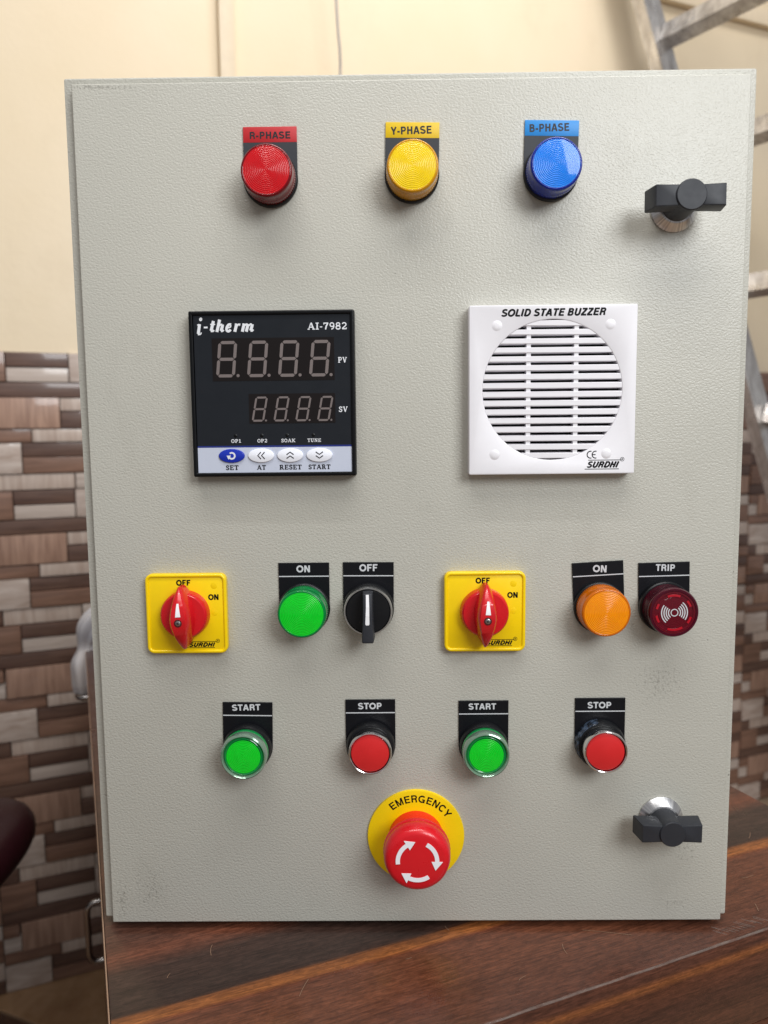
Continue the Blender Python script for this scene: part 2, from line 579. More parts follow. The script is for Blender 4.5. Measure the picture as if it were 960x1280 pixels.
def slab(c):
    """returns (advance, [(points, width)])"""
    def ser(x, z, w=0.30):
        dz = TN / 2 if z < 0.5 else -TN / 2
        return ([(x - w / 2, z + dz), (x + w / 2, z + dz)], TN)
    def A(cx, cz, rx, rz, a0, a1, n=14):
        return [(cx + rx * math.cos(R(a0 + (a1 - a0) * i / n)), cz + rz * math.sin(R(a0 + (a1 - a0) * i / n))) for i in range(n + 1)]
    if c == 'A':
        return 0.98, [([(0.47, 1.0), (0.80, 0.03)], TH), ([(0.45, 0.97), (0.14, 0.03)], TN), ([(0.25, 0.34), (0.68, 0.34)], TN), ser(0.14, 0, .28), ser(0.80, 0, .34)]
    if c == 'I':
        return 0.46, [([(0.22, 0), (0.22, 1)], TH), ser(.22, 0, .42), ser(.22, 1, .42)]
    if c == '1':
        return 0.56, [([(0.28, 0), (0.28, 1)], TH), ser(.28, 0, .46), ([(0.08, .80), (.24, .93)], TN)]
    if c == '-':
        return 0.42, [([(0.05, .38), (.35, .38)], TH * .7)]
    if c == '7':
        return 0.72, [([(0.06, .92), (.66, .92)], TH * .75), ([(.62, .9), (.40, .5), (.30, 0)], TH), ([(.09, .98), (.09, .72)], TN)]
    if c == '9':
        return 0.74, [(A(.36, .68, .24, .27, 0, 360, 22), TH * .8), (A(.30, .52, .31, .46, 15, -95, 12), TH * .8)]
    if c == '8':
        return 0.74, [(A(.36, .74, .22, .21, 0, 360, 20), TH * .8), (A(.36, .28, .26, .24, 0, 360, 20), TH * .85)]
    if c == '2':
        return 0.74, [(A(.35, .70, .24, .25, 165, -40, 14) + [(.12, .14), (.10, .09)], TH * .8), ([(.08, .08), (.64, .08)], TH * .8), ([(.62, .05), (.62, .26)], TN)]
    if c == 'P':
        return 0.80, [([(.2, 0), (.2, 1)], TH), ([(.2, .94), (.42, .94)] + A(.42, .70, .22, .24, 90, -90, 12) + [(.2, .46)], TN * 1.3), ([(.64, .58), (.66, .72), (.64, .84)], TH * .8), ser(.22, 0, .40), ser(.16, 1, .28)]
    if c == 'V':
        return 0.92, [([(.16, 1), (.46, .02)], TH), ([(.46, .04), (.74, 1)], TN), ser(.16, 1, .34), ser(.74, 1, .28)]
    if c == 'S':
        return 0.68, [([(.56, .74)] + A(.33, .73, .21, .21, 30, 200, 10) + [(.2, .58), (.45, .44)] + A(.34, .28, .22, .22, 30, -150, 10), TH * .85), ([(.57, .96), (.57, .70)], TN), ([(.09, .04), (.09, .30)], TN)]
    if c == 'O':
        return 0.86, [(A(.42, .5, .32, .44, 0, 360, 28), TH * .85)]
    if c == 'K':
        return 0.92, [([(.2, 0), (.2, 1)], TH), ([(.2, .42), (.70, .95)], TN), ([(.38, .58), (.74, .04)], TH), ser(.2, 0, .38), ser(.2, 1, .38), ser(.74, 0, .28), ser(.72, 1, .28)]
    if c == 'T':
        return 0.82, [([(.40, 0), (.40, 1)], TH), ([(.05, .94), (.75, .94)], TN), ([(.08, .98), (.08, .72)], TN), ([(.72, .98), (.72, .72)], TN), ser(.40, 0, .40)]
    if c == 'U':
        return 0.92, [([(.2, 1), (.2, .35)] + A(.43, .30, .23, .25, 180, 360, 12) + [(.68, .98)], [TH] * 3 + [TH * .9] * 8 + [TN] * 4), ser(.2, 1, .38), ser(.68, 1, .30)]
    if c == 'N':
        return 0.96, [([(.18, 0), (.18, 1)], TN), ([(.20, .98), (.70, .03)], TH), ([(.72, 0), (.72, 1)], TN), ser(.18, 0, .32), ser(.16, 1, .28), ser(.72, 1, .32)]
    if c == 'E':
        return 0.80, [([(.2, 0), (.2, 1)], TH), ([(.1, .94), (.68, .94)], TN), ([(.1, .06), (.70, .06)], TN), ([(.2, .5), (.52, .5)], TN), ([(.66, .98), (.66, .72)], TN), ([(.69, .02), (.69, .30)], TN), ([(.52, .40), (.52, .62)], TN), ser(.16, 0, .28), ser(.16, 1, .28)]
    if c == 'R':
        return 0.90, [([(.2, 0), (.2, 1)], TH), ([(.2, .94), (.42, .94)] + A(.42, .71, .20, .23, 90, -90, 12) + [(.2, .48)], TN * 1.3), ([(.44, .48), (.70, .05)], TH), ser(.2, 0, .38), ser(.16, 1, .28), ser(.74, 0, .26)]
    # heavy italic lower case, x-height 0.66
    X = .66
    HB, HT = 0.24, 0.10
    if c == 'i':
        return 0.46, [([(.22, .10), (.22, X)], HB * 1.1), ([(.04, X - .05), (.24, X - .03)], HT), ([(.20, .06), (.40, .08), (.44, .18)], HT * 1.2), (A(.26, .93, .065, .065, 0, 360, 14), .13)]
    if c == 't':
        return 0.46, [([(.22, .10), (.22, .90)], HB), ([(.03, X - .04), (.42, X - .04)], HT), ([(.20, .06), (.38, .06), (.44, .16)], HT * 1.4)]
    if c == 'h':
        return 0.72, [([(.18, 0), (.18, 1)], HB), ([(.04, .95), (.20, .95)], HT), ([(.26, .50), (.38, .62), (.48, .60)], HT * 1.3), ([(.50, .60), (.52, .45), (.50, .08)], HB), ([(.50, .05), (.62, .05), (.70, .16)], HT * 1.3)]
    if c == 'e':
        return 0.60, [(A(.30, .33, .19, .28, 330, 60, 18)[::1], HB * .85), ([(.40, .54), (.40, .40), (.14, .30)], HT * 1.2)]
    if c == 'r':
        return 0.54, [([(.18, 0), (.18, X)], HB), ([(.04, X - .05), (.20, X - .04)], HT), ([(.24, .44), (.34, .60), (.48, .56)], [HT, HT * 1.5, HB * .9])]
    if c == 'm':
        return 1.06, [([(.18, 0), (.18, X)], HB), ([(.04, X - .05), (.20, X - .04)], HT), ([(.24, .48), (.36, .62), (.46, .60)], HT * 1.3), ([(.50, .62), (.50, 0)], HB),
                      ([(.58, .48), (.70, .62), (.80, .60)], HT * 1.3), ([(.84, .60), (.85, .45), (.83, .08)], HB), ([(.83, .05), (.96, .05), (1.04, .16)], HT * 1.3)]
    return 0.4, []


def slab_text(name, s, x0, x1, z0, z1, d, mt, parent, shear=0.0, zmax=1.0, thick=1.0, loc=(0, 0, 0), bm=None):
    own = bm is None
    if own:
        bm = bmesh.new()
    items, x = [], 0.0
    for c in s:
        adv, st = slab(c)
        items += [([(p[0] + x, p[1]) for p in pts], wd) for pts, wd in st]
        x += adv + 0.06
    total = x - 0.06
    sx = (x1 - x0) / (total + abs(shear) * 0.9)
    sz = (z1 - z0) / zmax
    for k, (pts, wd) in enumerate(items):
        # sheets a hair apart so that crossing strokes never share a plane
        q = [(x0 + (p[0] + shear * p[1]) * sx, z0 + p[1] * sz) for p in pts]
        kk = (sx + sz) / 2 * thick
        ws = [v * kk for v in wd] if isinstance(wd, list) else wd * kk
        if isinstance(ws, list) and len(ws) != len(q):
            ws = (ws + [ws[-1]] * len(q))[:len(q)]
        add_stroke(bm, q, ws, d, d + 0.05 + 0.004 * (k % 7))
    if own:
        return link(name, mesh_from(bm), mt, parent, loc)


# ================================================================== SETTING
TABLE_ROT = R(22.6)
WALL_ROT = R(23.0)
wd_ = Vector((math.cos(WALL_ROT), math.sin(WALL_ROT), 0))
W0 = Vector((-0.7725, 0.901, 0))        # wall origin at the foot of its left end in view
FLOOR = -0.75

# ---- wall materials
M_WALL = mat("cream_wall_paint", srgb(226, 208, 178), 0.7)
t = NT(M_WALL)
v = t.coord()
c = t.ramp(t.noise(v, 1.6, 4, 0.6), [(0.3, srgb(228, 210, 178)), (0.7, srgb(236, 220, 194))])
sm = t.noise(t.coord(scale=(1, 1, 0.6)), 7, 5, 0.7)
c = t.mix(t.ramp(sm, [(0.55, (0, 0, 0)), (0.78, (0.3, 0.3, 0.3))]), c, srgb(210, 192, 164))
t.base(c)
t.bump(t.noise(v, 90, 4), 0.25, 0.002)
M_GROUT = mat("tile_joint", srgb(120, 98, 88), 0.8)
M_TRUNK = micro(mat("cream_pvc_trunking", srgb(230, 212, 184), 0.45), amount=0.03)


def stone(name, c0, c1, rough, kind):
    mt = mat(name, c0, rough, coat=0.5)
    t = NT(mt)
    oi = t.n("ShaderNodeObjectInfo")
    tc = t.n("ShaderNodeTexCoord")
    ad = t.n("ShaderNodeVectorMath", operation='ADD')
    sc = t.n("ShaderNodeVectorMath", operation='SCALE')
    cb = t.n("ShaderNodeCombineXYZ")
    t.l(oi.outputs["Random"], cb.inputs[0])
    t.l(oi.outputs["Random"], cb.inputs[2])
    t.l(cb.outputs[0], sc.inputs[0])
    sc.inputs["Scale"].default_value = 7.0
    t.l(tc.outputs["Object"], ad.inputs[0])
    t.l(sc.outputs[0], ad.inputs[1])
    mp = t.n("ShaderNodeMapping")
    t.l(ad.outputs[0], mp.inputs["Vector"])
    if kind == 'marble':
        mp.inputs["Rotation"].default_value = (0, R(42), 0)
        mp.inputs["Scale"].default_value = (18, 18, 75)
    elif kind == 'vert':
        mp.inputs["Scale"].default_value = (110, 20, 9)
    else:
        mp.inputs["Scale"].default_value = (9, 20, 110)
    n = t.noise(mp.outputs["Vector"], 1.0, 4, 0.6, 0.6)
    t.base(t.ramp(n, [(0.28, c1), (0.68, c0)]))
    t.bump(n, 0.3, 0.001)
    return mt


STONE = {
    'dark': stone("dark_stone_tile", srgb(112, 86, 74), srgb(82, 60, 52), 0.4, 'hor'),
    'brown': stone("brown_wood_tile", srgb(148, 114, 96), srgb(110, 82, 68), 0.4, 'hor'),
    'tan': stone("tan_wood_tile", srgb(184, 150, 130), srgb(140, 108, 92), 0.4, 'vert'),
    'beige': stone("beige_stripe_tile", srgb(206, 190, 178), srgb(172, 150, 136), 0.35, 'vert'),
    'white': stone("pale_stone_tile", srgb(206, 192, 182), srgb(180, 164, 152), 0.35, 'hor'),
    'marble': stone("veined_marble_tile", srgb(208, 194, 184), srgb(166, 144, 130), 0.3, 'marble'),
}

# one 375 x 250 ceramic pattern: (u0, u1, z from top down, height, kind)
PAT = [
    (0, 63, 0, 54, 'brown'), (63, 168, 0, 27, 'dark'), (63, 168, 27, 27, 'white'),
    (0, 210, 54, 27, 'dark'),
    (0, 30, 81, 26, 'brown'), (0, 32, 107, 31, 'white'), (32, 150, 81, 57, 'tan'), (150, 222, 81, 25, 'beige'), (150, 222, 106, 32, 'dark'),
    (0, 100, 138, 25, 'brown'), (100, 190, 138, 25, 'beige'),
    (0, 82, 163, 57, 'marble'), (82, 196, 163, 26, 'dark'), (82, 196, 189, 31, 'brown'),
    (0, 34, 220, 30, 'dark'), (34, 170, 220, 30, 'beige'),
    (168, 250, 0, 54, 'marble'), (210, 300, 54, 27, 'brown'), (222, 312, 81, 57, 'brown'),
    (190, 300, 138, 25, 'dark'), (196, 312, 163, 57, 'tan'), (170, 300, 220, 30, 'white'),
    (250, 312, 0, 27, 'dark'), (250, 312, 27, 27, 'beige'),
    (312, 375, 0, 27, 'dark'), (300, 375, 27, 0, 'x'),
    (312, 375, 27, 50, 'tan'), (312, 375, 81, 27, 'white'), (312, 375, 108, 46, 'brown'),
    (312, 375, 154, 36, 'beige'), (312, 375, 190, 30, 'dark'), (300, 375, 220, 30, 'brown'),
]
PAT = [p for p in PAT if p[3] > 0]
TOPZ = FLOOR + 1.215

wall = box("wall", (-1.4, 3.2, 0.004, 0.16, TOPZ, 2.6), M_WALL, None, k=1.0, loc=W0, rot=(0, 0, WALL_ROT), smooth=None)
wall["kind"] = "structure"
wall_low = box("tiled_wall_base", (-1.4, 3.2, 0.012, 0.16, FLOOR, TOPZ), M_GROUT, None, k=1.0, loc=W0, rot=(0, 0, WALL_ROT), smooth=None)
wall_low["kind"] = "structure"

piece_mesh = {}
rest = {k: bmesh.new() for k in STONE}


def piece_geo(bm, u0, u1, z0, z1, proud, k=MM, off=(0, 0, 0)):
    g = 0.9
    vs = add_box(bm, u0 + g + off[0], u1 - g + off[0], -proud, 13, z0 + g + off[2], z1 - g + off[2], k=k)
    return vs


count = 0
for col in range(-3, 9):
    s0 = 12 + 375 * col
    for row in range(5):
        zt = TOPZ / MM - 250 * row
        full = (col == 0 and row < 5) or (col in (4, 5) and row < 3)
        for pi, (u0, u1, zd, h, kind) in enumerate(PAT):
            za, zb = zt - zd - h, zt - zd
            if zb < FLOOR / MM + 2:
                continue
            za = max(za, FLOOR / MM + 1)
            rr = random.Random(pi * 31 + 5)
            proud = rr.choice((0, 2.0, 4.0))
            if full and abs((zb - za) - h) < 0.1:
                if pi not in piece_mesh:
                    bm = bmesh.new()
                    add_box(bm, 0.9, u1 - u0 - 0.9, -proud, 11.5, 0.9, h - 0.9)
                    es = [e for e in bm.edges if all(vv.co.y < 0.001 * (0.1 - proud) + 1e-6 for vv in e.verts)]
                    bmesh.ops.bevel(bm, geom=es, offset=0.0014, segments=2, profile=0.6, affect='EDGES')
                    me = mesh_from(bm)
                    me.materials.append(STONE[kind])
                    shade(me, 50)
                    piece_mesh[pi] = me
                jit = random.uniform(-0.6, 0.6)
                link("stone_tile", piece_mesh[pi], None, wall_low, loc=((s0 + u0) * MM, jit * MM, za * MM))
                count += 1
            else:
                add_box(rest[kind], s0 + u0 + 0.9, s0 + u1 - 0.9, -proud, 11.5, za + 0.9, zb - 0.9)
for kind, bm in rest.items():
    o = link("stone_tile_field", mesh_from(bm), STONE[kind], wall_low)
    o["kind"] = "stuff"

# floor
M_FLOORT = {}
for nm, c0, c1 in (("tan", srgb(176, 140, 104), srgb(140, 106, 76)), ("brown", srgb(104, 74, 56), srgb(70, 48, 38))):
    mt = mat(nm + "_floor_tile", c0, 0.25)
    t = NT(mt)
    t.base(t.ramp(t.noise(t.coord(), 14, 5, 0.65, 1.0), [(0.3, c1), (0.7, c0)]))
    M_FLOORT[nm] = mt
floor = box("floor", (-4, 4, -4, 4, FLOOR - 0.1, FLOOR - 0.004), mat("floor_joint", srgb(150, 128, 106), 0.8), k=1.0, smooth=None)
floor["kind"] = "structure"
fo = bpy.data.objects.new("floor_tiles_origin", None)
bpy.data.objects.remove(fo)
tile_me = {}
for nm in M_FLOORT:
    bm = bmesh.new()
    add_box(bm, -0.148, 0.148, -0.148, 0.148, -0.012, 0, bevel=0.0015, seg=1, k=1.0)
    me = mesh_from(bm)
    me.materials.append(M_FLOORT[nm])
    tile_me[nm] = me
fr = WALL_ROT + R(45)
ax, ay = Vector((math.cos(fr), math.sin(fr), 0)), Vector((-math.sin(fr), math.cos(fr), 0))
for i in range(-9, 10):
    for j in range(-9, 10):
        p = Vector((-0.62, 0.86, 0)) + ax * (0.3 * i + 0.1) + ay * (0.3 * j + 0.05)
        dist = (p - W0).dot(Vector((math.sin(WALL_ROT), -math.cos(WALL_ROT), 0)))
        if dist < -0.1 or not (-1.5 < p.x < 0.3) or p.y < -0.6:
            continue
        nm = "tan" if (i + j) % 2 == 0 else "brown"
        link("floor_tile", tile_me[nm], None, floor, loc=(p.x, p.y, FLOOR), rot=(0, 0, fr))

# trunkings on the wall (local wall frame: x along, y away, z up)
def wall_thing(name, label, cat, group=None):
    o = empty(name, W0, WALL_ROT)
    o["label"] = label
    o["category"] = cat
    if group:
        o["group"] = group
    return o


tr = wall_thing("cable_trunking", "vertical cream cable trunking on the wall above the left half of the grey panel", "cable trunking")
box("trunking_base", (476, 502, -12, 3.5, TOPZ / MM + 4, 2590), M_TRUNK, tr, bevel=1)
box("trunking_lid", (474.5, 503.5, -16, -12.2, TOPZ / MM + 4, 2590), M_TRUNK, tr, bevel=1.5)
tr2 = wall_thing("cable_trunking", "horizontal cream cable trunking on the wall behind the ladder at top right", "cable trunking")
box("trunking_base", (1480, 3000, -14, 3.5, 1334, 1366), M_TRUNK, tr2, bevel=1)
box("trunking_lid", (1480, 3000, -18, -14.2, 1332, 1368), M_TRUNK, tr2, bevel=1.5)


# tube along points
def tube_mesh(pts, r, seg=12, close_ends=True, ovals=None):
    bm = bmesh.new()
    P = [Vector(p) for p in pts]
    n = len(P)
    prev = None
    rings = []
    nrm = None
    for i in range(n):
        tt = (P[min(i + 1, n - 1)] - P[max(i - 1, 0)]).normalized()
        if nrm is None:
            a = Vector((0, 0, 1)) if abs(tt.z) < 0.9 else Vector((1, 0, 0))
            nrm = tt.cross(a).normalized()
        nrm = (nrm - tt * nrm.dot(tt)).normalized()
        bn = tt.cross(nrm)
        rr = r[i] if isinstance(r, (list, tuple)) else r
        ring = []
        for k in range(seg):
            a = 2 * math.pi * k / seg
            q = ovals(i, a) if ovals else 1.0
            ring.append(bm.verts.new(P[i] + (nrm * math.cos(a) + bn * math.sin(a)) * rr * q))
        rings.append(ring)
    for a, b in zip(rings, rings[1:]):
        for k in range(seg):
            j = (k + 1) % seg
            bm.faces.new((a[k], a[j], b[j], b[k]))
    if close_ends:
        bm.faces.new(rings[0][::-1])
        bm.faces.new(rings[-1])
    return mesh_from(bm)


def smooth_path(pts, n=6):
    P = [Vector(p) for p in pts]
    out = []
    for i in range(len(P) - 1):
        p0, p1, p2, p3 = P[max(i - 1, 0)], P[i], P[i + 1], P[min(i + 2, len(P) - 1)]
        for k in range(n):
            u = k / n
            out.append(0.5 * ((2 * p1) + (-p0 + p2) * u + (2 * p0 - 5 * p1 + 4 * p2 - p3) * u * u + (-p0 + 3 * p1 - 3 * p2 + p3) * u ** 3))
    out.append(P[-1])
    return out


CAM = Vector((-0.0126, -0.4562, 0.3134))


def rel(xr, zr, Y):
    return CAM + Vector((xr, 1, zr)) * Y


cb = smooth_path([rel(-.0655, .90, 1.52), rel(-.0635, .60, 1.53), rel(-.0615, .51, 1.54), rel(-.0588, .47, 1.55), rel(-.0590, .44, 1.56), rel(-.064, .36, 1.57), rel(-.07, .0, 1.58), rel(-.07, -.35, 1.58)])
o = link("hanging_cable", tube_mesh(cb, 0.0026, 10), mat("grey_cable_sheath", srgb(176, 168, 162), 0.45), smooth=60)
o["label"] = "thin grey cable hanging down the cream wall above the middle of the panel"
o["category"] = "cable"

# ---- ladder
M_ALU = mat("worn_aluminium", (0.52, 0.49, 0.46, 1), 0.42, metal=0.75)
t = NT(M_ALU)
n = t.noise(t.coord(scale=(1, 1, 0.15)), 60, 5, 0.7)
t.base(t.ramp(n, [(0.3, (0.36, 0.33, 0.31, 1)), (0.65, (0.80, 0.78, 0.76, 1))]))
t.l(t.ramp(t.noise(t.coord(), 30, 5, 0.7), [(0.3, (0.2, 0.2, 0.2)), (0.7, (0.45, 0.45, 0.45))]), t.p.inputs["Roughness"])
t.bump(t.noise(t.coord(), 120, 4), 0.2, 0.001)
lad = empty("ladder", (0, 0, 0))
lad["label"] = "worn aluminium step ladder leaning beside the wall behind the panel's right edge"
lad["category"] = "ladder"
LY = 1.80


def stile_c(zr):
    return rel(0.347 + 0.31 * (0.448 - zr), zr, LY)


rdir = Vector((0.563, -0.826, 0)).normalized()
wdir = Vector((0.826, 0.563, 0)).normalized()
top, bot = stile_c(0.85), stile_c((FLOOR + 0.0 - CAM.z) / LY)
ax_s = (bot - top).normalized()
wdir = (wdir - ax_s * wdir.dot(ax_s)).normalized()


def channel(bm, p0, p1, across, along, w_, f_, th):
    """C channel: web of width w_ in 'across', flanges of f_ in 'along'"""
    def slab_(c0, hw, c1, hf):
        vs = []
        for p in (p0, p1):
            for sx, sy in ((-1, -1), (1, -1), (1, 1), (-1, 1)):
                vs.append(bm.verts.new(p + across * (c0 + sx * hw) + along * (c1 + sy * hf)))
        for f in ((0, 1, 2, 3), (7, 6, 5, 4), (0, 4, 5, 1), (1, 5, 6, 2), (2, 6, 7, 3), (3, 7, 4, 0)):
            bm.faces.new([vs[i] for i in f])
    slab_(0, w_ / 2, 0, th / 2)
    slab_(-w_ / 2 + th / 2, th / 2, f_ / 2 + th / 2 + 0.0003, f_ / 2)
    slab_(w_ / 2 - th / 2, th / 2, f_ / 2 + th / 2 + 0.0003, f_ / 2)


WID = 0.40
for k, sgn in ((0, 1), (1, -1)):
    bm = bmesh.new()
    off = rdir * (WID * k)
    channel(bm, top + off, bot + off, wdir, rdir * (-1 if k == 0 else 1), 0.062, 0.026, 0.003)
    link("stile", mesh_from(bm), M_ALU, lad)
for zr in (0.82, 0.650, 0.485, 0.348, 0.180, 0.02, -0.15, -0.31, -0.47):
    c0 = stile_c(zr)
    bm = bmesh.new()
    channel(bm, c0 + rdir * 0.004, c0 + rdir * (WID - 0.004), Vector((0.35, 0.24, 0.9)).normalized(), Vector((.826, .563, -.3)).normalized(), 0.046, 0.034, 0.003)
    link("rung", mesh_from(bm), M_ALU, lad)

# ---- table (local frame: x = u, y = v)
M_WOOD = mat("rosewood_laminate", srgb(96, 56, 36), 0.34, coat=0.15)
t = NT(M_WOOD)
v = t.coord()
sx = t.n("ShaderNodeSeparateXYZ")
warp = t.noise(t.coord(scale=(2.2, 7, 7)), 1.0, 3, 0.6)
t.l(v, sx.inputs[0])
vv = t.math('ADD', sx.outputs["Y"], sx.outputs["Z"])        # bands carry on down the front face
vv = t.math('ADD', vv, t.math('MULTIPLY', t.math('SUBTRACT', warp, 0.5), 0.016))
f = t.math('MULTIPLY', t.math('ADD', vv, 0.20), 2.5)          # v -200..200 mm -> 0..1
def P_(mm):
    return (mm + 200) / 400.0
stops = [(0.0, srgb(92, 54, 40)), (P_(-150), srgb(96, 57, 40)), (P_(-118), srgb(78, 46, 36)), (P_(-101), srgb(98, 56, 38)), (P_(-98), srgb(140, 84, 46)), (P_(-95.5), srgb(122, 72, 42)), (P_(-93), srgb(84, 50, 38)),
         (P_(-90), srgb(84, 50, 38)), (P_(-76), srgb(92, 56, 42)), (P_(-62), srgb(94, 56, 40)), (P_(-40), srgb(104, 62, 43)), (P_(-19), srgb(104, 62, 44)),
         (P_(-16.5), srgb(112, 60, 38)), (P_(-14.5), srgb(158, 96, 50)), (P_(-8), srgb(130, 78, 42)), (P_(-6), srgb(58, 41, 35)), (P_(2), srgb(58, 43, 37)), (P_(30), srgb(66, 47, 40)),
         (P_(44), srgb(112, 66, 48)), (P_(60), srgb(88, 56, 44)), (P_(90), srgb(74, 50, 42)), (P_(140), srgb(104, 64, 46)), (1.0, srgb(80, 52, 42))]
base = t.ramp(f, stops)
g1 = t.noise(t.coord(scale=(7, 130, 130)), 1.0, 5, 0.7, 0.4)
g2 = t.noise(t.coord(scale=(50, 900, 900)), 1.0, 4, 0.65, 0.3)
base = t.mix(1.0, base, t.ramp(g1, [(0.25, (0.62, 0.6, 0.6, 1)), (0.7, (1.2, 1.18, 1.15, 1))]), 'MULTIPLY')
base = t.mix(1.0, base, t.ramp(g2, [(0.32, (0.55, 0.52, 0.52, 1)), (0.60, (1.12, 1.12, 1.12, 1))]), 'MULTIPLY')
# cross figure ripples
rp = t.noise(t.coord(scale=(150, 420, 420), rot=(0, 0, R(35))), 1.0, 3, 0.6, 0.8)
base = t.mix(0.6, base, t.mix(1.0, base, t.ramp(rp, [(0.4, (0.6, 0.6, 0.6, 1)), (0.6, (1.15, 1.15, 1.15, 1))]), 'MULTIPLY'))
t.base(base)
t.l(t.ramp(t.noise(t.coord(), 25, 5, 0.7), [(0.3, (0.24, 0.24, 0.24)), (0.7, (0.42, 0.42, 0.42))]), t.p.inputs["Roughness"])
t.bump(g2, 0.15, 0.0003)

UL, UR, VF, VB = -0.1832, 0.338, -0.0868, 1.02
table = empty("table", (0, 0, 0), TABLE_ROT)
table["label"] = "dark red-brown wood grain table with orange streaks standing under the grey panel"
table["category"] = "table"
box("tabletop", (UL, UR, VF, VB, -0.062, 0.0), M_WOOD, table, bevel=0.0015, k=1.0)
box("cabinet_side", (UL + 0.004, UL + 0.022, VF + 0.022, VB - 0.01, FLOOR, -0.0625), M_WOOD, table, k=1.0, smooth=None)
box("cabinet_side", (UR - 0.022, UR - 0.004, VF + 0.022, VB - 0.01, FLOOR, -0.0625), M_WOOD, table, k=1.0, smooth=None)
box("drawer_front", (UL + 0.004, UR - 0.004, VF + 0.002, VF + 0.021, -0.20, -0.064), M_WOOD, table, bevel=0.001, k=1.0)
box("cabinet_door", (UL + 0.004, (UL + UR) / 2 - 0.001, VF + 0.002, VF + 0.021, FLOOR + 0.06, -0.203), M_WOOD, table, bevel=0.001, k=1.0)
box("cabinet_door", ((UL + UR) / 2 + 0.001, UR - 0.004, VF + 0.002, VF + 0.021, FLOOR + 0.06, -0.203), M_WOOD, table, bevel=0.001, k=1.0)
box("edge_highlight", (UL - 0.0008, UL - 0.00005, VF, VB, -0.060, -0.0004), mat("edge_highlight", srgb(150, 118, 96), 0.3, coat=0.6), table, k=1.0, smooth=None)  # bevel highlight painted as a pale strip along the left edge
# metal handles on the left flank, seen edge-on
hx = UL + 0.004


M_DULL = mat("dull_steel", (0.30, 0.28, 0.27, 1), 0.25, metal=1)


def pull(pts):
    return link("pull_handle", tube_mesh(smooth_path(pts, 5), 0.0042, 14), M_DULL, table, smooth=60)


pull([(hx, .66, -.328), (hx - .010, .66, -.328), (hx - .016, .66, -.331), (hx - .020, .66, -.340), (hx - .020, .66, -.37), (hx - .020, .66, -.402), (hx - .016, .66, -.412), (hx - .010, .66, -.415), (hx, .66, -.415)])
pull([(hx, .745, -.064), (hx - .010, .745, -.064), (hx - .015, .748, -.064), (hx - .018, .757, -.064), (hx - .018, .80, -.064), (hx - .018, .845, -.064), (hx - .015, .855, -.064), (hx - .010, .858, -.064), (hx, .858, -.064)])

# film over the table edge
M_FILM = bpy.data.materials.new("clear_wrinkled_film")
M_FILM.use_nodes = True
t = NT(M_FILM)
t.p.inputs["Base Color"].default_value = (0.42, 0.38, 0.34, 1)
t.p.inputs["Roughness"].default_value = 0.12
tp = t.n("ShaderNodeBsdfTransparent")
mx = t.n("ShaderNodeMixShader")
t.l(t.math('MULTIPLY', t.math('SUBTRACT', t.noise(t.coord(scale=(1, 6, 6)), 60, 5, 0.75), 0.25), 0.8, clamp=True), mx.inputs[0])
t.l(tp.outputs[0], mx.inputs[1])
t.l(t.p.outputs[0], mx.inputs[2])
t.l(mx.outputs[0], t.t.nodes["Material Output"].inputs["Surface"])
film = empty("protective_film", (0, 0, 0), TABLE_ROT)
film["label"] = "strip of clear wrinkled plastic film along the table's front edge, below the panel"
film["category"] = "plastic film"
rnd = random.Random(3)
bm = bmesh.new()
nu = 260
rows = []
for i in range(nu + 1):
    u = UL + 0.002 + (UR - UL - 0.004) * i / nu
    a = 0.0006 * math.sin(i * 0.37) + 0.0007 * math.sin(i * 0.11 + 1)
    row = []
    for (dv, dz, am) in ((0.0011, 0.0002, .3), (0.0007, 0.0004, .3), (0.0003, 0.0006, .2), (-0.0001, 0.0003, .15), (-0.0004, 0.0, .1), (-0.0004, -0.0003, .1)):
        row.append(bm.verts.new((u, VF + dv + a * am + rnd.uniform(-.0003, .0003) * am, dz + abs(rnd.uniform(-.0004, .0004)) * am)))
    rows.append(row)
for a, b in zip(rows, rows[1:]):
    for k in range(len(a) - 1):
        bm.faces.new((a[k], b[k], b[k + 1], a[k + 1]))
link("film_fold", mesh_from(bm), M_FILM, film, smooth=20)
# star of creases
bm = bmesh.new()
for k in range(12):
    u = 0.176 + k * 0.0032 + rnd.uniform(-.0006, .0006)
    l = rnd.uniform(.004, .009)
    v0 = VF + 0.004 + rnd.uniform(0, .003)
    wd = 0.00014
    q = []
    for j in range(5):
        uu, vv_, ww = u - l * .8 * j / 4, v0 + l * j / 4, wd * (1 - abs(j - 2) / 3)
        q.append([bm.verts.new((uu - ww, vv_, .0003)), bm.verts.new((uu, vv_, .0007)), bm.verts.new((uu + ww, vv_, .0003))])
    for a, b in zip(q, q[1:]):
        bm.faces.new((a[0], a[1], b[1], b[0]))
        bm.faces.new((a[1], a[2], b[2], b[1]))
link("film_crease", mesh_from(bm), M_FILM, film)

